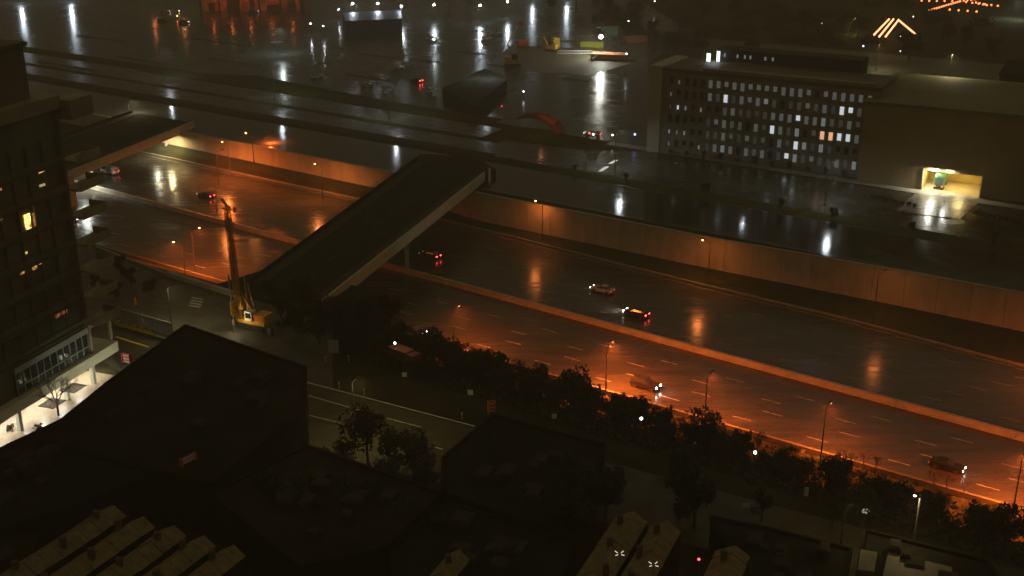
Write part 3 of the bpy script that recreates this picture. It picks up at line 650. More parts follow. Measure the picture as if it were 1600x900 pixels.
# added wash lamps on the pavement side, put in to brighten the fascia
for x, lab in ((-1.5, 'added slim floodlight post lighting the cream fascia at the tower corner'), (7, 'added slim floodlight post lighting the middle of the tower fascia')):
    p = tw.matrix_basis @ Vector((x, 7, 0)) if False else Matrix.Translation(tw.location) @ Matrix.Rotation(aang, 4, 'Z') @ Vector((x, 7, 0)); r = thing('added_wash_lamp', lab, 'lamp', p, aang)
    MB().tube((0, 0, 0), (0, 0, 2.4), .06).build('pole', POLE, r, False); MB().box(-.15, .15, -.08, .12, 2.4, 2.6).build('lamp_head', POLE, r, False)
    spot(r, (0, -.15, 2.5), 500 if x < 0 else 420, (1, .93, .6), (rad(-100), 0, 0), 100, .15)
m = MB()
for k in range(2):
    Mx = Matrix.Translation(g(112 - 33 * k, 606 + 24 * k, ZN + 2.6)) @ Matrix.Rotation(aang, 4, 'Z')
    m = MB()
    for j in range(9): m.box(-1.3, 1.3, -1.0 + .3 * j, -.86 + .3 * j, 0, .08, Mx)
    m.box(-1.35, -1.3, -1.0, 1.6, -.02, .1, Mx).box(1.3, 1.35, -1.0, 1.6, -.02, .1, Mx); m.build('awning', pbr('awning_slats', (.22, .23, .27), .5), tw)
for k, (px, py, lab) in enumerate(((16, 668, 'clipped bush beside the arcade wall'), (60, 668, 'round bush behind the bare tree'))):
    o = crown_mesh(260, .6, .5, 77 + k, .25); p = g(px, py, ZN + .5); o.v = [v + p for v in o.v]; tag(o.build('bush', leafm), lab, 'bush')

# ------------------------------------------------------------------ construction pit hoarding + drilling rig
ha, hb = g(178, 504, ZN), g(272, 531, ZN)
r = thing('hoarding', 'corrugated grey hoarding beside the tower above the yellow barrier', 'fence', (ha + hb) / 2)
m = MB(); n = 34; d = (hb - ha) / n; nn = Vector((-d.y, d.x, 0)).normalized() * .07
for k in range(n):
    p = ha + d * k; m.quad(p + nn * (k % 2), p + d + nn * ((k + 1) % 2), p + d + nn * ((k + 1) % 2) + Vector((0, 0, 3)), p + nn * (k % 2) + Vector((0, 0, 3)))
m.obox(ha - nn * 3, hb - nn * 3, .1, 2.9, 3.05); m.build('panels', pbr('galvanised_sheet', (.36, .38, .35), .5, .2, 1.2, metal=.2), r)
a, b = g(180, 508, ZN), g(242, 525, ZN)
r = thing('steel_waler', 'yellow steel beam with brackets along the foot of the hoarding', 'beam', (a + b) / 2)
m = MB().obox(a, b, .35, .1, .55); m.build('beam', yellowm, r)
for k in range(5): p = a.lerp(b, (k + .4) / 5); MB().obox(p, p + (b - a) * .04, .6, .55, .95).build('bracket', yellowm, r)
tag(MB().obox(g(243, 526, ZN), g(268, 533, ZN), .25, .1, .5).build('steel_waler', pbr('faded_yellow', (.55, .5, .3), .5)), 'faded pale beam at the right end of the hoarding foot', 'beam')
poly('pit_floor', [(178, 504), (272, 531), (200, 590), (178, 560)], ZN + .05, pbr('pit_dark', (.03, .026, .02), .6, .3, .5))
tag(MB().obox(g(181, 527, ZN + .06), g(233, 543, ZN + .06), .35, 0, .12).build('road_kerb', ypaint), 'yellow painted kerb across the dark pit floor', 'kerb')
def barricade(label, loc, rz, wd=1.2, ht=1.1, base=orangem):
    r = thing('traffic_barricade', label, 'barricade', loc, rz)
    m = MB().box(-wd / 2, -wd / 2 + .07, -.35, .35, 0, ht).box(wd / 2 - .07, wd / 2, -.35, .35, 0, ht); m.build('frame', base, r, False)
    m = MB()
    for k in range(3): m.box(-wd / 2, wd / 2, -.04, .04, .2 + ht * .3 * k, .36 + ht * .3 * k)
    m.build('board', pbr('reflective_white', (.85, .83, .8), .35), r, False)
    m = MB()
    for k in range(3): m.box(-wd / 2 + .02, wd / 2 - .02, -.035, .035, .37 + ht * .3 * k - .0, .2 + ht * .3 * (k + 1) - .01)
    m.build('panel', base, r, False); return r
barricade('striped barricade lit white and red on the ramp beside the tower', g(199, 568, ZN), rad(-20), 1.5, 1.7, pbr('barr_red', (.5, .1, .1), .5))
barricade('small striped barricade behind the drilling rig cab', g(421, 524, ZN), rad(-30), 1.3, 1.3, pbr('barr_dark', (.12, .07, .05), .5))
barricade('orange drum barricade with white stripes beside the near street', g(768, 645, ZN), rad(20), 1.0, 1.9)
barricade('striped barrier with red light on the black rooftop', g(295, 724, 16), rad(55), 2.2, 1.0, pbr('barr_red', (.5, .1, .1), .5))
tag(MB().tube(g(212, 476, ZN), g(212, 476, ZN) + Vector((0, 0, 1.3)), .3, .16).build('traffic_drum', orangem), 'orange traffic drum on the deck behind the hoarding', 'traffic drum')
RG = g(398, 512, ZN)
rig = thing('drilling_rig', 'yellow drilling rig with a tall dark lattice mast on the construction deck', 'drilling rig', RG, 0)
RL = lambda px, py, z: g(px, py, ZN + z)
for k, (dx, dy) in enumerate(((-2.4, 1.0), (-1.0, -1.8))):
    m = MB(); M = Matrix.Translation(RG + Vector((dx + 1.0, dy + .6, 0))) @ Matrix.Rotation(rad(-25), 4, 'Z'); m.box(-2.6, 2.2, -.35, .35, .12, .9, M).box(-2.3, 1.9, -.36, .36, 0, 1.0, M); m.build('crawler_track', rubber, rig)
Mr = Matrix.Translation(RG + Vector((.2, .2, 0))) @ Matrix.Rotation(rad(-25), 4, 'Z')
MB().box(-2.6, 2.6, -1.3, 1.2, 1.0, 1.6, Mr).box(.5, 2.7, -1.2, 1.25, 1.6, 2.7, Mr).build('body', yellowm, rig)
MB().box(.7, 2.5, -1.25, -1.21, 1.75, 2.5, Mr).build('engine_cover', orangem, rig)
m = MB(); m.box(-1.0, .35, -1.5, -.2, 1.6, 3.2, Mr); m.build('cab', whitem, rig)
MB().box(-.85, .2, -1.53, -1.5, 2.1, 3.0, Mr).box(-1.04, -1.0, -1.35, -.35, 2.0, 3.0, Mr).build('window', glassd, rig)
mast_b = RG + Vector((-2.6, 1.0, 1.0)); mb_ = g(368, 325, ZN + 19.5); 
# mast lattice from base to top
top = Vector((mast_b.x - .55, mast_b.y + .3, ZN + 20.5)); MM = pbr('mast_steel', (.6, .27, .08), .55, .3, 1.)
m = MB(); hw = .42; k = 0; NSEG = 22
def mp_(i, sx, sy): p = mast_b.lerp(top, i / NSEG); return p + Vector((sx * hw, sy * hw, 0))
for sx in (-1, 1):
    for sy in (-1, 1): m.tube(mp_(0, sx, sy), mp_(NSEG, sx, sy), .1, .09, 6)
for i in range(NSEG):
    for sx, sy, sx2, sy2 in ((-1, -1, 1, -1), (1, -1, 1, 1), (1, 1, -1, 1), (-1, 1, -1, -1)): m.tube(mp_(i, sx, sy), mp_(i + 1, sx2, sy2), .05, .05, 5)
m.tube(mast_b, top, .26, .2, 8); m.build('mast', MM, rig)
m = MB().tube(top + Vector((-.9, .2, 1.3)), top + Vector((.6, 0, -.6)), .28, .22, 7).tube(top + Vector((-.9, .2, -.3)), top + Vector((1.3, -.2, -.5)), .17, .17, 7).tube(top + Vector((1.3, -.2, -.8)), top + Vector((1.3, -.2, -.1)), .3, .3, 8); m.build('mast_head', MM, rig)
m = MB().tube(mast_b + Vector((-.9, -.4, -.9)), mast_b + Vector((-1.25, .1, 8)), .14, .12, 7); m.build('kelly_bar', pbr('steel_grey', (.6, .58, .52), .35, metal=.4), rig)
m = MB().tube(mast_b + Vector((-.8, -.4, 1.2)), mast_b + Vector((-.9, -.4, 3.4)), .5, .42, 9).ball(mast_b + Vector((.4, -.3, 2.5)), .6).box(-.5, .5, -.4, .4, 0, 1.4, Matrix.Translation(mast_b + Vector((.2, -.5, 2.8)))); m.build('rotary_drive', yellowm, rig)
m = MB().tube(mast_b + Vector((2.6, 0, .6)), mast_b + Vector((.3, 0, 5.4)), .16, .13, 7).tube(mast_b + Vector((3.0, -.5, .6)), mast_b + Vector((1.7, .2, 6.4)), .1, .1, 6).tube(mast_b + Vector((1.5, 0, .5)), mast_b + Vector((1.2, .5, 7.5)), .16, .14, 6); m.build('back_stay', MM, rig)
MB().tube(mast_b + Vector((.6, -.35, 1)), top + Vector((.9, -.2, -.6)), .03, .03, 4).build('cable', darkm, rig)
# rig work light
r = thing('work_light', 'yellow work light stand at the drilling rig', 'lamp', g(365, 520, ZN)); MB().tube((0, 0, 0), (0, 0, 2.6), .05).tube((0, 0, 0), (.5, .3, 0.02), .04).build('stand', POLE, r, False)
MB().box(-.2, .2, -.1, .1, 2.55, 2.8).build('lamp_head', POLE, r, False); spot(r, (.2, .1, 2.6), 260, (1, .75, .35), (rad(95), 0, rad(-60)), 110, .15)
area(r, (.3, -.6, 2.4), 60, (1, .85, .55), .3)
tag(MB().box(-.1, 1.1, -.05, 0.05, 0, 1.5, Matrix.Translation(g(385, 505, ZN))).box(0, .9, -.06, .06, .3, 1.2, Matrix.Translation(g(385, 505, ZN))).build('site_panel', pbr('grey_panel', (.4, .4, .4), .5)), 'grey site panel leaning by the rig', 'panel') if False else None

# ------------------------------------------------------------------ office building
o0 = g(1030, 238, ZF); o1 = g(1362, 281, ZF); od = (o1 - o0); OL = od.length; oa = math.atan2(od.y, od.x)
off = thing('office_building', 'long office block with rows of small lit windows beyond the highway', 'building', (o0.x, o0.y, ZF), oa)
OC = pbr('office_panel', (.25, .24, .21), .7, .25, .2, .05, 2.)
MB().box(0, OL, .3, 17, 0, 21.4).build('wall', OC, off, False)
MB().box(-3.4, 0, -.6, 17.4, 0, 22.6).build('end_wall', pbr('pale_end_wall', (.5, .48, .4), .7, .1, .2), off, False)
MB().box(0, OL, 0, 17.3, 21.4, 22.2).build('roof', pbr('office_roof', (.1, .09, .065), .6, .3, .2), off, False)
NC, NR = 25, 6; cw = (OL - 3) / NC
bri = [emat('office_lit_%d' % k, c, s_, (.1, .1, .1), .0) for k, (c, s_) in enumerate((((.7, .8, .7), .025), ((.75, .8, .7), .05), ((.7, .8, .7), .035), ((.75, .85, .75), .09), ((.8, .92, .9), .17), ((.85, .95, 1), .75)))]
warm = emat('office_warm', (1, .55, .3), .9)
rnd = random.Random(11); lit = []; dim = MB(); rest = MB(); fr_ = MB(); cnt = 0
for r_ in range(NR):
    z = 1.9 + 3.25 * r_
    for c in range(NC):
        x = 1.5 + cw * c; hh = rnd.choice((2.0, 2.0, 2.0, 1.8, 1.3)); bx = (x + .55, x + cw - .6, .12, .26, z + 2.0 - hh, z + 2.0)
        fr_.box(x, x + .42, 0, .3, z - .3, z + 2.5) if c < NC + 1 else None
        v = rnd.random(); left = c < 5
        if (r_, c) in ((2, 19), (2, 20)): MB().box(*bx).build('window', warm, off, False); cnt += 1; continue
        if v < (.55 if left else .12) or (r_ == 1 and c > 20): rest.box(*bx); continue
        k = min(5, int((v - .12) * 9.5 * (.6 + .55 * rnd.random()))) if v < .93 else 5; k = k if k < 5 or v > .9 else 3
        if left: bx = (x + .7, x + 1.1, .12, .26, z + .2, z + 1.2)
        if cnt < 98: MB().box(*bx).build('window', bri[k], off, False); cnt += 1
        else: dim.box(*bx)
fr_.build('mullions', OC, off, False); rest.build('dark_windows', glassd, off, False)
if dim.v: tag(dim.build('window', bri[3], off, False), kind='stuff')
m = MB()
for r_ in range(NR + 1): z = 1.0 + 3.25 * r_; m.box(0, OL, .05, .3, z - .35, z + .3)
m.build('spandrel', OC, off, False)
m = MB(); m.box(10, OL - 2, 1.5, 4, 22.2, 22.6); m.build('roof_edge', OC, off, False)
# penthouse / wedge behind with lit windows
pw = MB().box(8, 46, 17.4, 24, 18, 25.2); pw.build('plant_room', pbr('plant_room', (.035, .033, .025), .8), off, False)
m = MB()
for k, x in enumerate((16, 19.5, 21.5, 23, 27, 29)): m.box(x - 6, x - 5.5, 17.3, 17.38, 23.2, 24.1)
m.build('plant_window', bri[4], off, False)
r = area(off, (8.5, 14, 24.5), 90, (.8, .9, 1), .6)
MB().box(6.6, 7.6, 13.6, 13.9, 22.3, 24.4).box(9, 9.8, 14.6, 14.9, 22.3, 25).build('roof_sign', emat('roof_sign', (.85, .92, 1), 2.2), off, False)
area(off, (OL - 3, 19, 14), 500, (.7, .85, 1), .6)
tag(MB().box(OL + 1, OL + 9, -1, 8, 0, 4.2, Matrix.Translation(off.location) @ Matrix.Rotation(oa, 4, 'Z')).build('entrance_lodge', OC), 'low brown entrance block joining the office and the garage building', 'building')
# hedge along the office
for k in range(12):
    p = off.matrix_basis @ Vector((4 + 4.5 * k, -2.2, 0)); place_tree(p, random.uniform(.28, .4), 'shrubs along the office front', 'low shrub along the foot of the office front')
for k in range(9):
    place_tree(g(1352 + 9.5 * k, 313 + 1.9 * k, ZF), .25, 'clipped shrubs left of the garage drive', 'small clipped shrub in the row left of the garage drive')
for k in range(9):
    place_tree(g(1524 + 9.5 * k, 338 + 2.6 * k, ZF), .25, 'clipped shrubs right of the garage drive', 'small clipped shrub in the row right of the garage drive')

# ------------------------------------------------------------------ brown building with lit garage
b0 = g(1362, 283, ZF); gA = g(1440, 297, ZF); gB = g(1530, 308, ZF); 
bd = (gB - gA).normalized(); ba = math.atan2(bd.y, bd.x); bl0 = (b0 - gA).dot(bd)
gar = thing('garage_building', 'large windowless brown building with a yellow lit loading bay', 'building', (gA.x, gA.y, ZF), ba)
GW = (gB - gA).length; BR = pbr('brown_cladding', (.34, .25, .14), .8, .3, .08, .05, 1.)
MB().box(bl0 - 3, 0, 0, 40, 0, 19).box(0, GW, 0, 40, 4.9, 19).box(GW, 70, 0, 40, 0, 19).build('wall', BR, gar, False)
MB().box(bl0 - 3.3, 70.3, -.3, 40.3, 19, 19.7).build('roof', pbr('tan_roof', (.2, .19, .12), .8, .3, .05), gar, False)
YW = pbr('bay_yellow', (.62, .45, .12), .6, .15, .5)
MB().box(0, GW, 11, 11.2, 0, 4.9).box(GW - .01, GW + .0, .02, 11, 0, 4.9).box(0, .01, .02, 11, 0, 4.9).build('bay_wall', YW, gar, False)
MB().box(0.01, GW - .01, .05, 10.9, 4.8, 4.89).build('bay_ceiling', pbr('bay_ceil', (.75, .55, .08), .6), gar, False)
MB().box(0.01, GW - .01, -5, 10.9, .03, .06).build('bay_floor', pbr('bay_floor', (.5, .4, .22), .3, .2, .6), gar, False)
area(gar, (GW * .62, 5, 4.7), 700, (1, .78, .3), 2.5); area(gar, (2, 4, 4.7), 500, (1, .9, .6), 1.0); 
MB().box(-.25, 0, -.3, .1, 0, 5.2).box(GW, GW + .25, -.3, .1, 0, 5.2).build('bay_jamb', pbr('jamb', (.7, .68, .55), .6), gar, False)
for x, P in ((2.2, 1200), (5.6, 500)): area(gar, (x, -.6, 5.6), P, (1, .98, .85), .9)
MB().box(1.9, 2.7, -.9, -.3, 5.65, 5.8).box(5.3, 5.9, -.9, -.3, 5.65, 5.8).build('canopy_lamp', POLE, gar, False)
tr = thing('truck', 'green truck parked inside the lit loading bay', 'truck', gar.matrix_basis @ Vector((3.4, 5, .05)), ba + rad(90))
MB().box(-3.5, 1.2, -1.1, 1.1, .9, 3.1).build('cargo_box', pbr('truck_green', (.1, .25, .12), .4), tr, False); MB().box(-3.56, -3.5, -.9, .9, 1.1, 2.9).build('rear_door', pbr('truck_dark', (.03, .05, .04), .4), tr, False)
MB().box(1.3, 3.0, -1.05, 1.05, .6, 2.6).build('cab', pbr('truck_green', (.1, .25, .12), .4), tr, False)
for sx in (-2.4, 2.1):
    for sy in (-1, 1): MB().tube((sx, sy * .8, .5), (sx, sy * 1.1, .5), .5, n=12).build('wheel', rubber, tr, False)
MB().box(-3.6, -3.5, -1.0, -.7, .8, 1.1).box(-3.6, -3.5, .7, 1.0, .8, 1.1).build('tail_light', emat('tail_8', (1, .05, .05), 8), tr, False)
poly('garage_drive', [(1430, 302), (1535, 312), (1500, 342), (1400, 330)], ZF + .14, pbr('drive_wet', (.2, .18, .13), .3, .3, .4, .4, 1.5, rvar=.12))
p = g(1562, 118, 27)
t2 = thing('dark_block', 'tall dark block at the right edge behind the garage building', 'building', (p.x, p.y, ZF), ba)
MB().box(0, 30, 0, 22, 0, 20).build('wall', pbr('dark_block', (.03, .028, .022), .95, .3, .1, spec=.1), t2, False); MB().box(-.3, 30.3, -.3, 22.3, 20, 20.6).build('roof', tar, t2, False)

# ------------------------------------------------------------------ far things
def bld(name, label, cat, pts, z0, z1, wm, rm, par=.7, wins=None):
    P = [g(x, y, z1) for x, y in pts]; c = sum(P, Vector()) / len(P)
    r = thing(name, label, cat, (c.x, c.y, z0)); MB().prism(P, z0, z1 - .02).build('wall', wm, r)
    Q = [(p - c) * .985 + c for p in P]; MB().prism(Q, z1 - .01, z1 + .12).build('roof', rm, r)
    m = MB(); n = len(P)
    for k in range(n): a, b = Vector((P[k].x, P[k].y, 0)), Vector((P[(k + 1) % n].x, P[(k + 1) % n].y, 0)); m.obox(a, b, .35, z1 + .0, z1 + par)
    m.build('parapet', wm, r); return r, P, c
lowm = pbr('canopy_dark', (.035, .034, .028), .95, .3, .3, spec=.1)
bld('canopy_building', 'long low dark canopy building in the wet car park', 'building', [(692, 138), (757, 108), (792, 124), (742, 168)], ZF, ZF + 3.0, lowm, lowm, .2)
bld('event_hall', 'dark blue hall beneath the floodlight masts', 'building', [(535, 20), (625, 16), (628, 30), (540, 34)], ZF, ZF + 5, pbr('navy_cladding', (.03, .04, .1), .6), pbr('navy_roof', (.03, .035, .07), .5), .3)
# orange lit pavilion at the top left
pv = g(405, 19, ZF); r = thing('market_pavilion', 'open pavilion glowing orange red at the top left edge', 'pavilion', (pv.x, pv.y, ZF))
MB().box(-28, 24, 4, 4.4, 0, 9).build('back_wall', pbr('pavilion_wall', (.4, .2, .12), .7, .5, .2), r, False); m = MB()
for x, a in ((-25, 3), (-16, 5), (-5, 2.2), (3, 6), (13, 4), (19, 2)): MB().box(x, x + a, 3.9, 3.99, 0, random.uniform(3, 7.5)).build('door', pbr('pavilion_dark', (.06, .03, .02), .8), r, False)
MB().box(-30, 25, -6, 6, 9, 9.6).build('roof', tar, r, False)
for x in (-27, -18, -9, 1, 11, 22): MB().box(x, x + .7, -5, -4.4, 0, 9).build('post', brick, r, False)
for x in (-22, -13, -4, 6, 16): area(r, (x, -1, 8.6), 260, (1, .2, .06), 1.4)
for x in (-36, -50): 
    area(r, (x, -2, 8.6), 700, (1, .3, .1), 1.2); MB().tube((x, 0, 0), (x, -2, 8.7), .1).build('lamp_mast', POLE, r, False)
# string light canopies
SB = emat('string_bulb', (1, .22, .05), 4.5); SBW = emat('string_bulb_warm', (1, .34, .14), 5)
def strings(label, lines, z, rb=.42, step=1.6):
    c = g(*lines[0][0], z); r = thing('string_lights', label, 'string lights', (c.x, c.y, ZF))
    MB().tube(Vector((c.x, c.y, ZF)), c, .15).build('post', POLE, r)
    for (p, q) in lines:
        a, b = g(*p, z), g(*q, z); m = MB(); w_ = MB().tube(a, b, .04, .04, 4); n = max(2, int((b - a).length / 3.0))
        for k in range(n + 1): m.ball(a.lerp(b, k / n), rb, 6, 4)
        o = w_.build('cable', darkm, r); m.build('bulbs', SB if p[0] > 1440 else SBW, o)
strings('fan of orange string lights hanging over a yard near the top right', [((1389, 30), (1366, 54)), ((1396, 30), (1374, 57)), ((1404, 31), (1384, 57)), ((1406, 33), (1430, 53))], ZF + 5)
strings('star of red and orange string lights at the top right edge', [((1500, 2), (1452, 16)), ((1500, 2), (1440, 1)), ((1500, 2), (1559, 9)), ((1484, 15), (1526, 18)), ((1500, 2), (1545, -4)), ((1525, 4), (1542, 8))], ZF + 6, .5)
# construction machines
def digger(label, loc, rz, cm, boom):
    r = thing('excavator', label, 'excavator', loc, rz)
    MB().box(-2.2, 2.2, -1.5, -.9, 0, .9).box(-2.2, 2.2, .9, 1.5, 0, .9).build('crawler_track', rubber, r, False)
    MB().box(-2.2, 1.8, -1.4, 1.4, 1.0, 2.2).box(-2.2, -.4, -1.3, 1.3, 2.2, 2.9).build('body', cm, r, False); MB().box(-.2, 1.4, -1.4, -.3, 2.2, 3.6).build('cab', glassd, r, False)
    m = MB().tube((1.6, .2, 1.8), boom[0], .28, .22, 6).tube(boom[0], boom[1], .22, .16, 6); m.build('boom', cm, r, False)
    MB().box(-.7, .7, -.5, .5, -1, 0, Matrix.Translation(Vector(boom[1]))).build('bucket', boom[2], r, False); return r
digger('excavator with a long raised yellow boom and an orange attachment', g(800, 104, ZF), rad(10), pbr('dull_orange', (.7, .4, .08), .5), ((-1.2, 1.0, 6), (3.2, 5, 11.5), orangem)).scale = (1.3, 1.3, 1.3)
digger('yellow excavator lit from the floodlight in the work area', g(862, 80, ZF), rad(150), yellowm, ((3.6, 0, 5.5), (5.5, 0, 2.0), darkm))
def stack(name, label, cat, px, py, w_, d_, h_, mat, rz=0):
    r = thing(name, label, cat, g(px, py, ZF), rz)
    MB().box(-w_ / 2, w_ / 2, -d_ / 2, d_ / 2, 0.15, h_).build('body', mat, r, False)
    MB().box(-w_ / 2 - .05, w_ / 2 + .05, -d_ / 2 - .05, d_ / 2 + .05, h_, h_ + .15).build('lid', mat, r, False)
    m = MB()
    for k in range(5): x = -w_ / 2 + w_ * (k + .5) / 5; m.box(x - .05, x + .05, -d_ / 2 - .08, -d_ / 2, .15, h_)
    m.build('rib', mat, r, False)
stack('site_container', 'bright yellow site container beside the digger', 'container', 868, 74, 2.6, 3, 3.8, pbr('vivid_yellow', (.85, .6, .02), .4), rad(20))
stack('site_container', 'yellow green lit container under the floodlight', 'container', 925, 74, 9, 2.5, 2.0, pbr('lime_yellow', (.75, .7, .03), .4), rad(-12))
stack('site_container', 'pale green lit cabin behind the floodlight', 'container', 953, 54, 7, 6, 3.0, pbr('mint', (.35, .6, .4), .5), rad(-10))
stack('site_container', 'red skip beside the excavator boom', 'skip', 816, 72, 5, 3, 2.2, pbr('skip_red', (.6, .12, .04), .5), rad(5))
stack('site_container', 'salmon tarpaulin covered pile right of the gate boom', 'pile', 952, 93, 13, 6, 2.2, pbr('salmon', (.5, .2, .1), .7), rad(-15))
stack('site_container', 'faint salmon covered pile farther right', 'pile', 992, 66, 9, 5, 2.2, pbr('salmon', (.5, .2, .1), .7), rad(15))
r = thing('site_fence', 'white site fence in front of the floodlight', 'fence', g(898, 86, ZF))
m = MB()
for k in range(11): m.box(-6.5 + 1.3 * k, -6.4 + 1.3 * k, -.05, .05, 0, 1.8)
m.box(-6.5, 6.6, -.03, .03, 1.5, 1.7).box(-6.5, 6.6, -.03, .03, .6, .8); m.build('pickets', whitem, r, False)
a = g(925, 92, ZF + 1.2); b = g(968, 62, ZF + 5); tag(MB().tube(a, b, .12).tube(Vector((a.x, a.y, ZF)), a, .2).build('gate_boom', POLE), 'thin slanted boom rising beside the floodlight', 'boom')
# site soil heap patches
tag(poly('site_yard', [(770, 95), (800, 70), (940, 78), (1000, 95), (920, 118), (830, 112)], ZF + .035, pbr('yard_soil', (.09, .085, .055), .6, .4, .4, .4, 2.)), kind='structure')
# red curved structure
r = thing('inflatable_arch', 'dull red curved arch lying beyond the avenue left of the office', 'arch', g(845, 208, ZF))
pts = [(-6.5, 3, 3.6), (-4, 2, 4.6), (-1, 1, 4.9), (2, 0, 4.2), (4.2, -1, 2.6), (5.4, -1.6, .3)]
m = MB()
for k, (a, b) in enumerate(zip(pts, pts[1:])): m.tube(Vector(a), Vector(b), .35 + .32 * k, .67 + .32 * k, 10)
m.build('tube', pbr('dull_red', (.3, .08, .05), .6, .3, .5), r, False)
m = MB()
for k in range(9): m.tube((-6 + 1.5 * k, -2.4, 0), (-6 + 1.5 * k, -2.4, 1.0), .12, .1, 6)
m.build('footing', pbr('red_post', (.3, .04, .03), .6), r, False)
area(r, (0, -4, 6), 60, (1, .35, .2), 1.0)
# small coloured lights on posts
def beacon(label, px, py, h_, c, s_, z=ZF, rr=.28):
    xy = g(px, py, z + h_); r = thing('marker_light', label, 'light', (xy.x, xy.y, z)); MB().tube((0, 0, 0), (0, 0, h_), .05).build('post', POLE, r, False)
    MB().ball((0, 0, h_), rr, 8, 5).build('lens', emat('beacon_%d_%d' % (px, py), c, s_), r, False)
for a in (('blue white marker light left of the office building', 992, 210, 3, (.3, .4, 1), 7), ('pale yellow marker light on the avenue verge', 957, 211, 2, (1, 1, .6), 4), ('red marker light at the end of the red arch', 921, 208, 1.5, (1, .15, .05), 3),
          ('faint white marker light left of the red arch', 818, 143, 2, (1, 1, 1), 5), ('faint red marker light above the canopy building', 784, 166, 2, (1, .05, .05), 1.2), ('tall bluish light behind the office roof', 1349, 72, 6, (.6, .7, 1), 8),
          ('white lamp deep in the dark park', 982, 33, 5, (.9, 1, 1), 8), ('tall white lamp right of the salmon pile', 979, 84, 6, (.9, 1, 1), 9), ('white lamp far beyond the park', 1023, 2, 5, (.9, 1, 1), 9),
          ('small white light near the dark blue hall', 592, 26, 2, (1, 1, 1), 9), ('orange flashing light on the top left road', 277, 25, 2, (1, .45, .05), 12), ('small light in the park below the string lights', 1407, 56, 2, (1, 1, .8), 4),
          ('small light on the park path at the right', 1427, 26, 3, (1, .95, .8), 5), ('faint light left of the lit hedge in the park', 1260, 24, 3, (1, 1, .9), 3), ('faint light in the park above the office', 1284, 37, 3, (1, 1, .9), 3), ('small light behind the rear car park', 1407, 80, 2, (1, .9, .8), 3), ('white light on the hoarding right of the red arch', 927, 210, 1.0, (1, 1, 1), 6)): beacon(*a)
led(1582, 62, ZF, 9, 3000, 'teal white lamp at the right edge of the picture', (.7, 1, .95), 1.2)
street_lamp('greenish lamp lighting the tree in the dark park', g(1337, 28, ZF + 7), ZF, 7, (.5, .2), (.8, 1, .3), 500, True, lensmat=emat('dim_lens', (1, 1, .95), 6), lr=.1)
street_lamp('yellowish lamp over the rear car park behind the office', g(1375, 70, ZF + 9), ZF, 9, (.5, .2), (1, .85, .5), 900, False)
street_lamp('yellowish lamp above the roofs behind the garage building', g(1490, 85, ZF + 25), ZF, 25, (.5, .2), (1, .85, .5), 1100, False)
beacon('red light on the lower right rooftop', 1092, 874, 2.0, (1, .03, .03), 14, 14, .12)

# ------------------------------------------------------------------ foreground rooftops
RD = Vector((-.32155, -.94689, 0)); 
def roofkit(r, P, z, seed, mat=tar2, n=4):
    rnd = random.Random(seed); c = sum(P, Vector()) / len(P)
    for k in range(n):
        i = rnd.randrange(len(P)); p = c.lerp(P[i], rnd.uniform(.15, .6)); M = Matrix.Translation((p.x, p.y, z + .12)) @ Matrix.Rotation(aang, 4, 'Z'); a, b, h_ = rnd.uniform(.6, 1.6), rnd.uniform(.5, 1.1), rnd.uniform(.5, 1.3)
        MB().box(-a, a, -b, b, 0, h_, M).box(-a * .8, a * .8, -b * .8, b * .8, h_, h_ + .12, M).build('air_conditioner', mat, r)
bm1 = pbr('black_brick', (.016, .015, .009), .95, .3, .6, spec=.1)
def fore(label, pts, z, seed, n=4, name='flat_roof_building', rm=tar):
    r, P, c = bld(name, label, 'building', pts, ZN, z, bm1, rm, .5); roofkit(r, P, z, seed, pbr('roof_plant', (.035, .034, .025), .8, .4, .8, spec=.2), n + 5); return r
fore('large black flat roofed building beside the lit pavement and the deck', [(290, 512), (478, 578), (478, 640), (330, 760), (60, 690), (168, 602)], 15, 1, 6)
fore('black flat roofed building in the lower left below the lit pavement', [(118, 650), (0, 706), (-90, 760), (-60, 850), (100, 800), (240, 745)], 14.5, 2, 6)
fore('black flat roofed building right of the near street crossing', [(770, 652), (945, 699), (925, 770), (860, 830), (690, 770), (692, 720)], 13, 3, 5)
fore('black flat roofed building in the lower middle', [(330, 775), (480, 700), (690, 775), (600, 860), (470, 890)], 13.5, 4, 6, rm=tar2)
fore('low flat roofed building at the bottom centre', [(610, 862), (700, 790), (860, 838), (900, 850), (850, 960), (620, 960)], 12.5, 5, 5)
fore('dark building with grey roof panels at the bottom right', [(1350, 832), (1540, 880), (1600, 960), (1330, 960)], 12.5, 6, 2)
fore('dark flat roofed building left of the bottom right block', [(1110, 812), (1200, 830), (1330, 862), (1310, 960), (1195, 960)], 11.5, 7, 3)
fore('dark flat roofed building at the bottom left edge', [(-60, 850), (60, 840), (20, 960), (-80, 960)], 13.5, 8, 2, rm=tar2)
p = [g(x, y, 12.75) for x, y in ((1345, 858), (1370, 862), (1372, 880), (1340, 876))]
for P_, lab in (([(1345, 858), (1371, 863), (1366, 893), (1340, 890)], 'small grey roof panel beside the larger one at the bottom right'), ([(1388, 862), (1488, 886), (1478, 960), (1372, 930)], 'large dim grey roof light panel at the bottom right')):
    P = [g(x, y, 13.2) for x, y in P_]; tag(MB().prism(P, 12.63, 13.2).build('roof_light', pbr('grey_roof_panel', (.16, .14, .1), .6, .3, .6)), lab, 'roof panel')
TILE = pbr('brown_roof_tiles', (.2, .15, .075), .7, .45, 1.3, .3, 5.); TILEG = pbr('olive_roof_tiles', (.17, .155, .095), .7, .4, 1.2, .3, 5.)
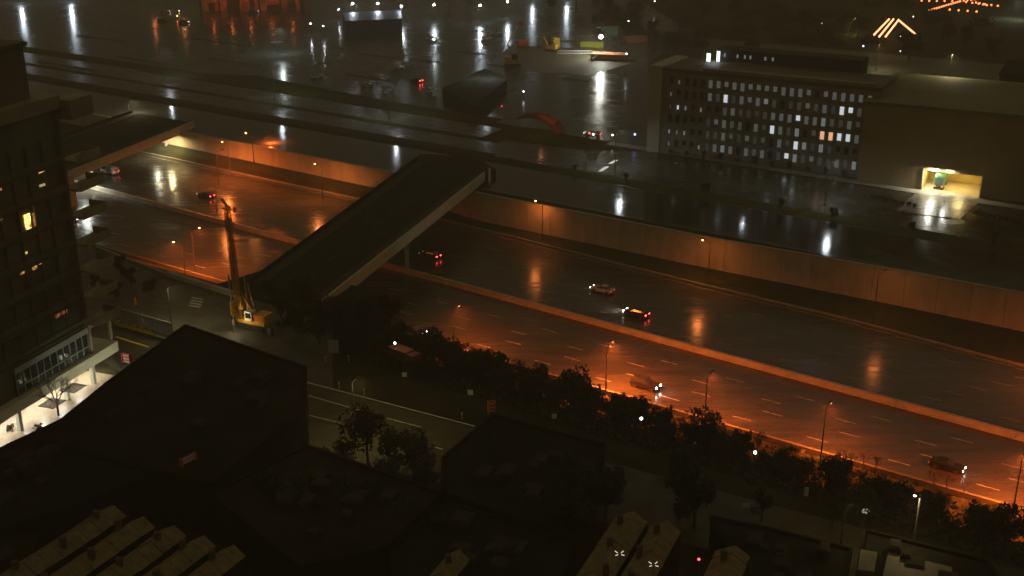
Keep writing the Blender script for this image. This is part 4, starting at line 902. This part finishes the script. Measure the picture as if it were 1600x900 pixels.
def rowhouse(label, px, py, wpx, z, L_, mat, seed, dy=10):
    a = g(px, py, z); b = g(px + wpx, py + dy, z); wv = Vector((b.x - a.x, b.y - a.y, 0)); 
    dirn = Vector(( -.45, -.893, 0)) if px < 600 else Vector((-.40, -.917, 0))
    r = thing('row_house', label, 'house', (a.x, a.y, ZN)); A_, B_ = a, a + wv; C_, D_ = B_ + dirn * L_, A_ + dirn * L_
    MB().prism([A_, B_, C_, D_], ZN, z).build('wall', bm1, r)
    Z = Vector((0, 0, 1)); mid = lambda p, q, t: p.lerp(q, t); m = MB(); n = 9; ridge = .55
    rnd = random.Random(seed)
    for k in range(n):
        t0, t1 = k / n, (k + .96) / n; h_ = .12 * rnd.random()
        p0, p1 = A_.lerp(D_, t0), A_.lerp(D_, t1); q0, q1 = B_.lerp(C_, t0), B_.lerp(C_, t1); m0, m1 = p0.lerp(q0, ridge), p1.lerp(q1, ridge)
        Hh = Z * (1.1 + h_); e = Z * (.05 + h_)
        m.quad(p0 + e, p1 + e, m1 + Hh, m0 + Hh); m.quad(m0 + Hh, m1 + Hh, q1 + e, q0 + e); m.quad(p0 + e, m0 + Hh, q0 + e); m.quad(p1 + e, q1 + e, m1 + Hh)
    m.build('roof', mat, r)
    for k in range(3):
        p = A_.lerp(D_, (k + .5) / 3).lerp(B_.lerp(C_, (k + .5) / 3), rnd.uniform(.25, .8)); ch = MB().box(p.x - .3, p.x + .3, p.y - .25, p.y + .25, z, z + 1.9); ch.build('chimney', brick, r)
    return r
for k, (px, py, wd, lab) in enumerate(((158, 798, 40, 'leftmost long tiled row house roof in the lower left group'), (205, 815, 38, 'second long tiled roof from the left in the lower left group'), (252, 830, 40, 'middle long tiled roof in the lower left group'),
                                      (300, 845, 38, 'fourth long tiled roof from the left in the lower left group'), (346, 860, 38, 'rightmost long tiled roof in the lower left group'))):
    rowhouse(lab, px, py, wd, 14, 16, TILEG if k == 0 else TILE, k)
for k, (px, py, wd, lab) in enumerate(((962, 808, 50, 'left long tiled roof of the bottom centre group with a white ornament'), (1018, 822, 46, 'middle long tiled roof of the bottom centre group with a white ornament'), (1118, 862, 54, 'short tiled roof right of the red light at the bottom'),
                                      (700, 868, 34, 'small tiled roof alone at the bottom centre'))):
    rowhouse(lab, px, py, wd, 14, 14, TILE, 20 + k)
# white star ornaments on the roofs
for px, py, lab in ((968, 866, 'white star shaped roof ornament on the left tiled roof'), (1021, 883, 'white star shaped roof ornament on the middle tiled roof')):
    c = g(px, py, 15.6); m = MB()
    for k in range(4):
        an = rad(45 + 90 * k); d = Vector((math.cos(an), math.sin(an) * .9, .2)); m.tube(c + d * .25, c + d * .62, .045, .045, 5)
    r = thing('roof_ornament', lab, 'ornament', (c.x, c.y, 14.5)); m.build('star', emat('glowing_star', (1, .9, .75), .7, (.8, .8, .8)), r); MB().tube((c.x, c.y, 14.3), c, .04).build('post', POLE, r)  # star arms are self-lit through emission, no lamp inside
# near street furniture
def post(label, px, py, h_, mat, rr=.12):
    p = g(px, py, ZN); r = thing('bollard', label, 'bollard', p); MB().tube((0, 0, 0), (0, 0, h_), rr, rr * .8).build('post', mat, r, False); MB().tube((0, 0, h_ - .25), (0, 0, h_ - .1), rr * 1.05).build('reflective_band', whitem, r, False)
for px, py, lab in ((530, 607, 'first slim bollard from the left by the near street'), (569, 617, 'second slim bollard by the near street'), (722, 655, 'bollard left of the orange drum barricade'), (545, 565, 'bollard beside the road sign near the bridge foot'), (509, 566, 'orange bollard left of the blue grey sign')): post(lab, px, py, 1.1, pbr('pale_orange', (.5, .3, .15), .5))
def sign(label, px, py, w_, h_, ht, mat, z=ZN, rot=0, dia=False):
    p = g(px, py, z + ht); r = thing('road_sign', label, 'sign', (p.x, p.y, z)); MB().tube((0, 0, 0), (0, 0, ht), .05).build('post', POLE, r, False)
    M = Matrix.Translation((0, -.06, ht)) @ Matrix.Rotation(rad(45 if dia else 0), 4, 'Y'); MB().box(-w_ / 2, w_ / 2, -.02, .02, -h_ / 2, h_ / 2, M).build('panel', mat, r, False)
wr = pbr('sign_white', (.85, .85, .8), .4); 
sign('blue grey rectangular sign beside the bridge foot trees', 521, 541, 1.6, 2.2, 2.2, pbr('sign_grey', (.35, .4, .42), .5))
sign('small pale sign panel at the street edge left', 632, 585, .7, .7, 1.8, wr); sign('small pale sign panel at the street edge right', 735, 613, .8, .8, 1.8, wr)
sign('bright white diamond sign on the lower right street', 1352, 798, .75, .75, 2.2, emat('glowing_sign', (.9, 1, .85), .25, (.85, .85, .8)), dia=True); sign('faint grey sign at the lower right', 1260, 768, .5, 1.2, 2.2, pbr('sign_grey', (.35, .4, .42), .5))  # diamond panel brightness comes from emission in its material
sign('small pale sign beside the street at lower left of the belt', 866, 650, .7, .7, 2.0, wr); sign('faint white panel on the street at the bottom right', 1166, 789, .9, .6, 1.5, wr)
r = thing('work_truck', 'dim utility truck with red lights among the trees by the near street', 'truck', g(632, 566, ZN), rad(-40))
MB().box(-2.6, 1.2, -1, 1, .7, 2.2).build('body', pbr('truck_rust', (.16, .06, .03), .6), r, False); MB().box(1.3, 2.8, -.95, .95, .6, 2.0).build('cab', pbr('truck_rust', (.35, .12, .05), .5), r, False)
for sx in (-1.8, 2):
    for sy in (-1, 1): MB().tube((sx, sy * .75, .4), (sx, sy * 1.02, .4), .4, n=12).build('wheel', rubber, r, False)
MB().box(-2.65, -2.6, -.8, -.4, .9, 1.1).box(-2.65, -2.6, .4, .8, .9, 1.1).build('tail_light', emat('tail_2', (1, .15, .08), 2), r, False); area(r, (0, 0, 4.5), 14, (1, .4, .2), .4)
# low warm lamp for the near street
street_lamp('dim warm lamp over the near street between rooftops and barricade', g(560, 590, ZN + 10), ZN, 10, (.8, .5), (1, .78, .28), 420, False)
street_lamp('dim warm lamp at the site deck behind the hoarding', g(270, 445, ZN + 8), ZN, 8, (.8, .5), (1, .8, .45), 500, False)
street_lamp('dim warm lamp by the hoarding lighting the corrugated sheets', g(262, 560, ZN + 6), ZN, 6, (-.8, .5), (1, .9, .6), 700, False)
street_lamp('dim warm lamp at the near street right of the flat roofs', g(1330, 790, ZN + 8), ZN, 8, (.8, .5), (1, .7, .28), 70, False)
for o, fl in tree_protos:
    if not fl:
        for c in kids(o): bpy.data.objects.remove(c)
        bpy.data.objects.remove(o)

# ------------------------------------------------------------------ rainy night air
hz = bpy.data.materials.new('night_haze'); hz.use_nodes = True; n = hz.node_tree; n.nodes.remove(n.nodes['Principled BSDF'])
pv_ = n.nodes.new('ShaderNodeVolumePrincipled'); pv_.inputs['Density'].default_value = .0011; pv_.inputs['Color'].default_value = (.95, .88, .7, 1); pv_.inputs['Anisotropy'].default_value = .2
n.links.new(pv_.outputs[0], n.nodes['Material Output'].inputs['Volume'])
tag(MB().box(-420, 420, -60, 900, -1.5, 90).build('haze', hz), kind='stuff')
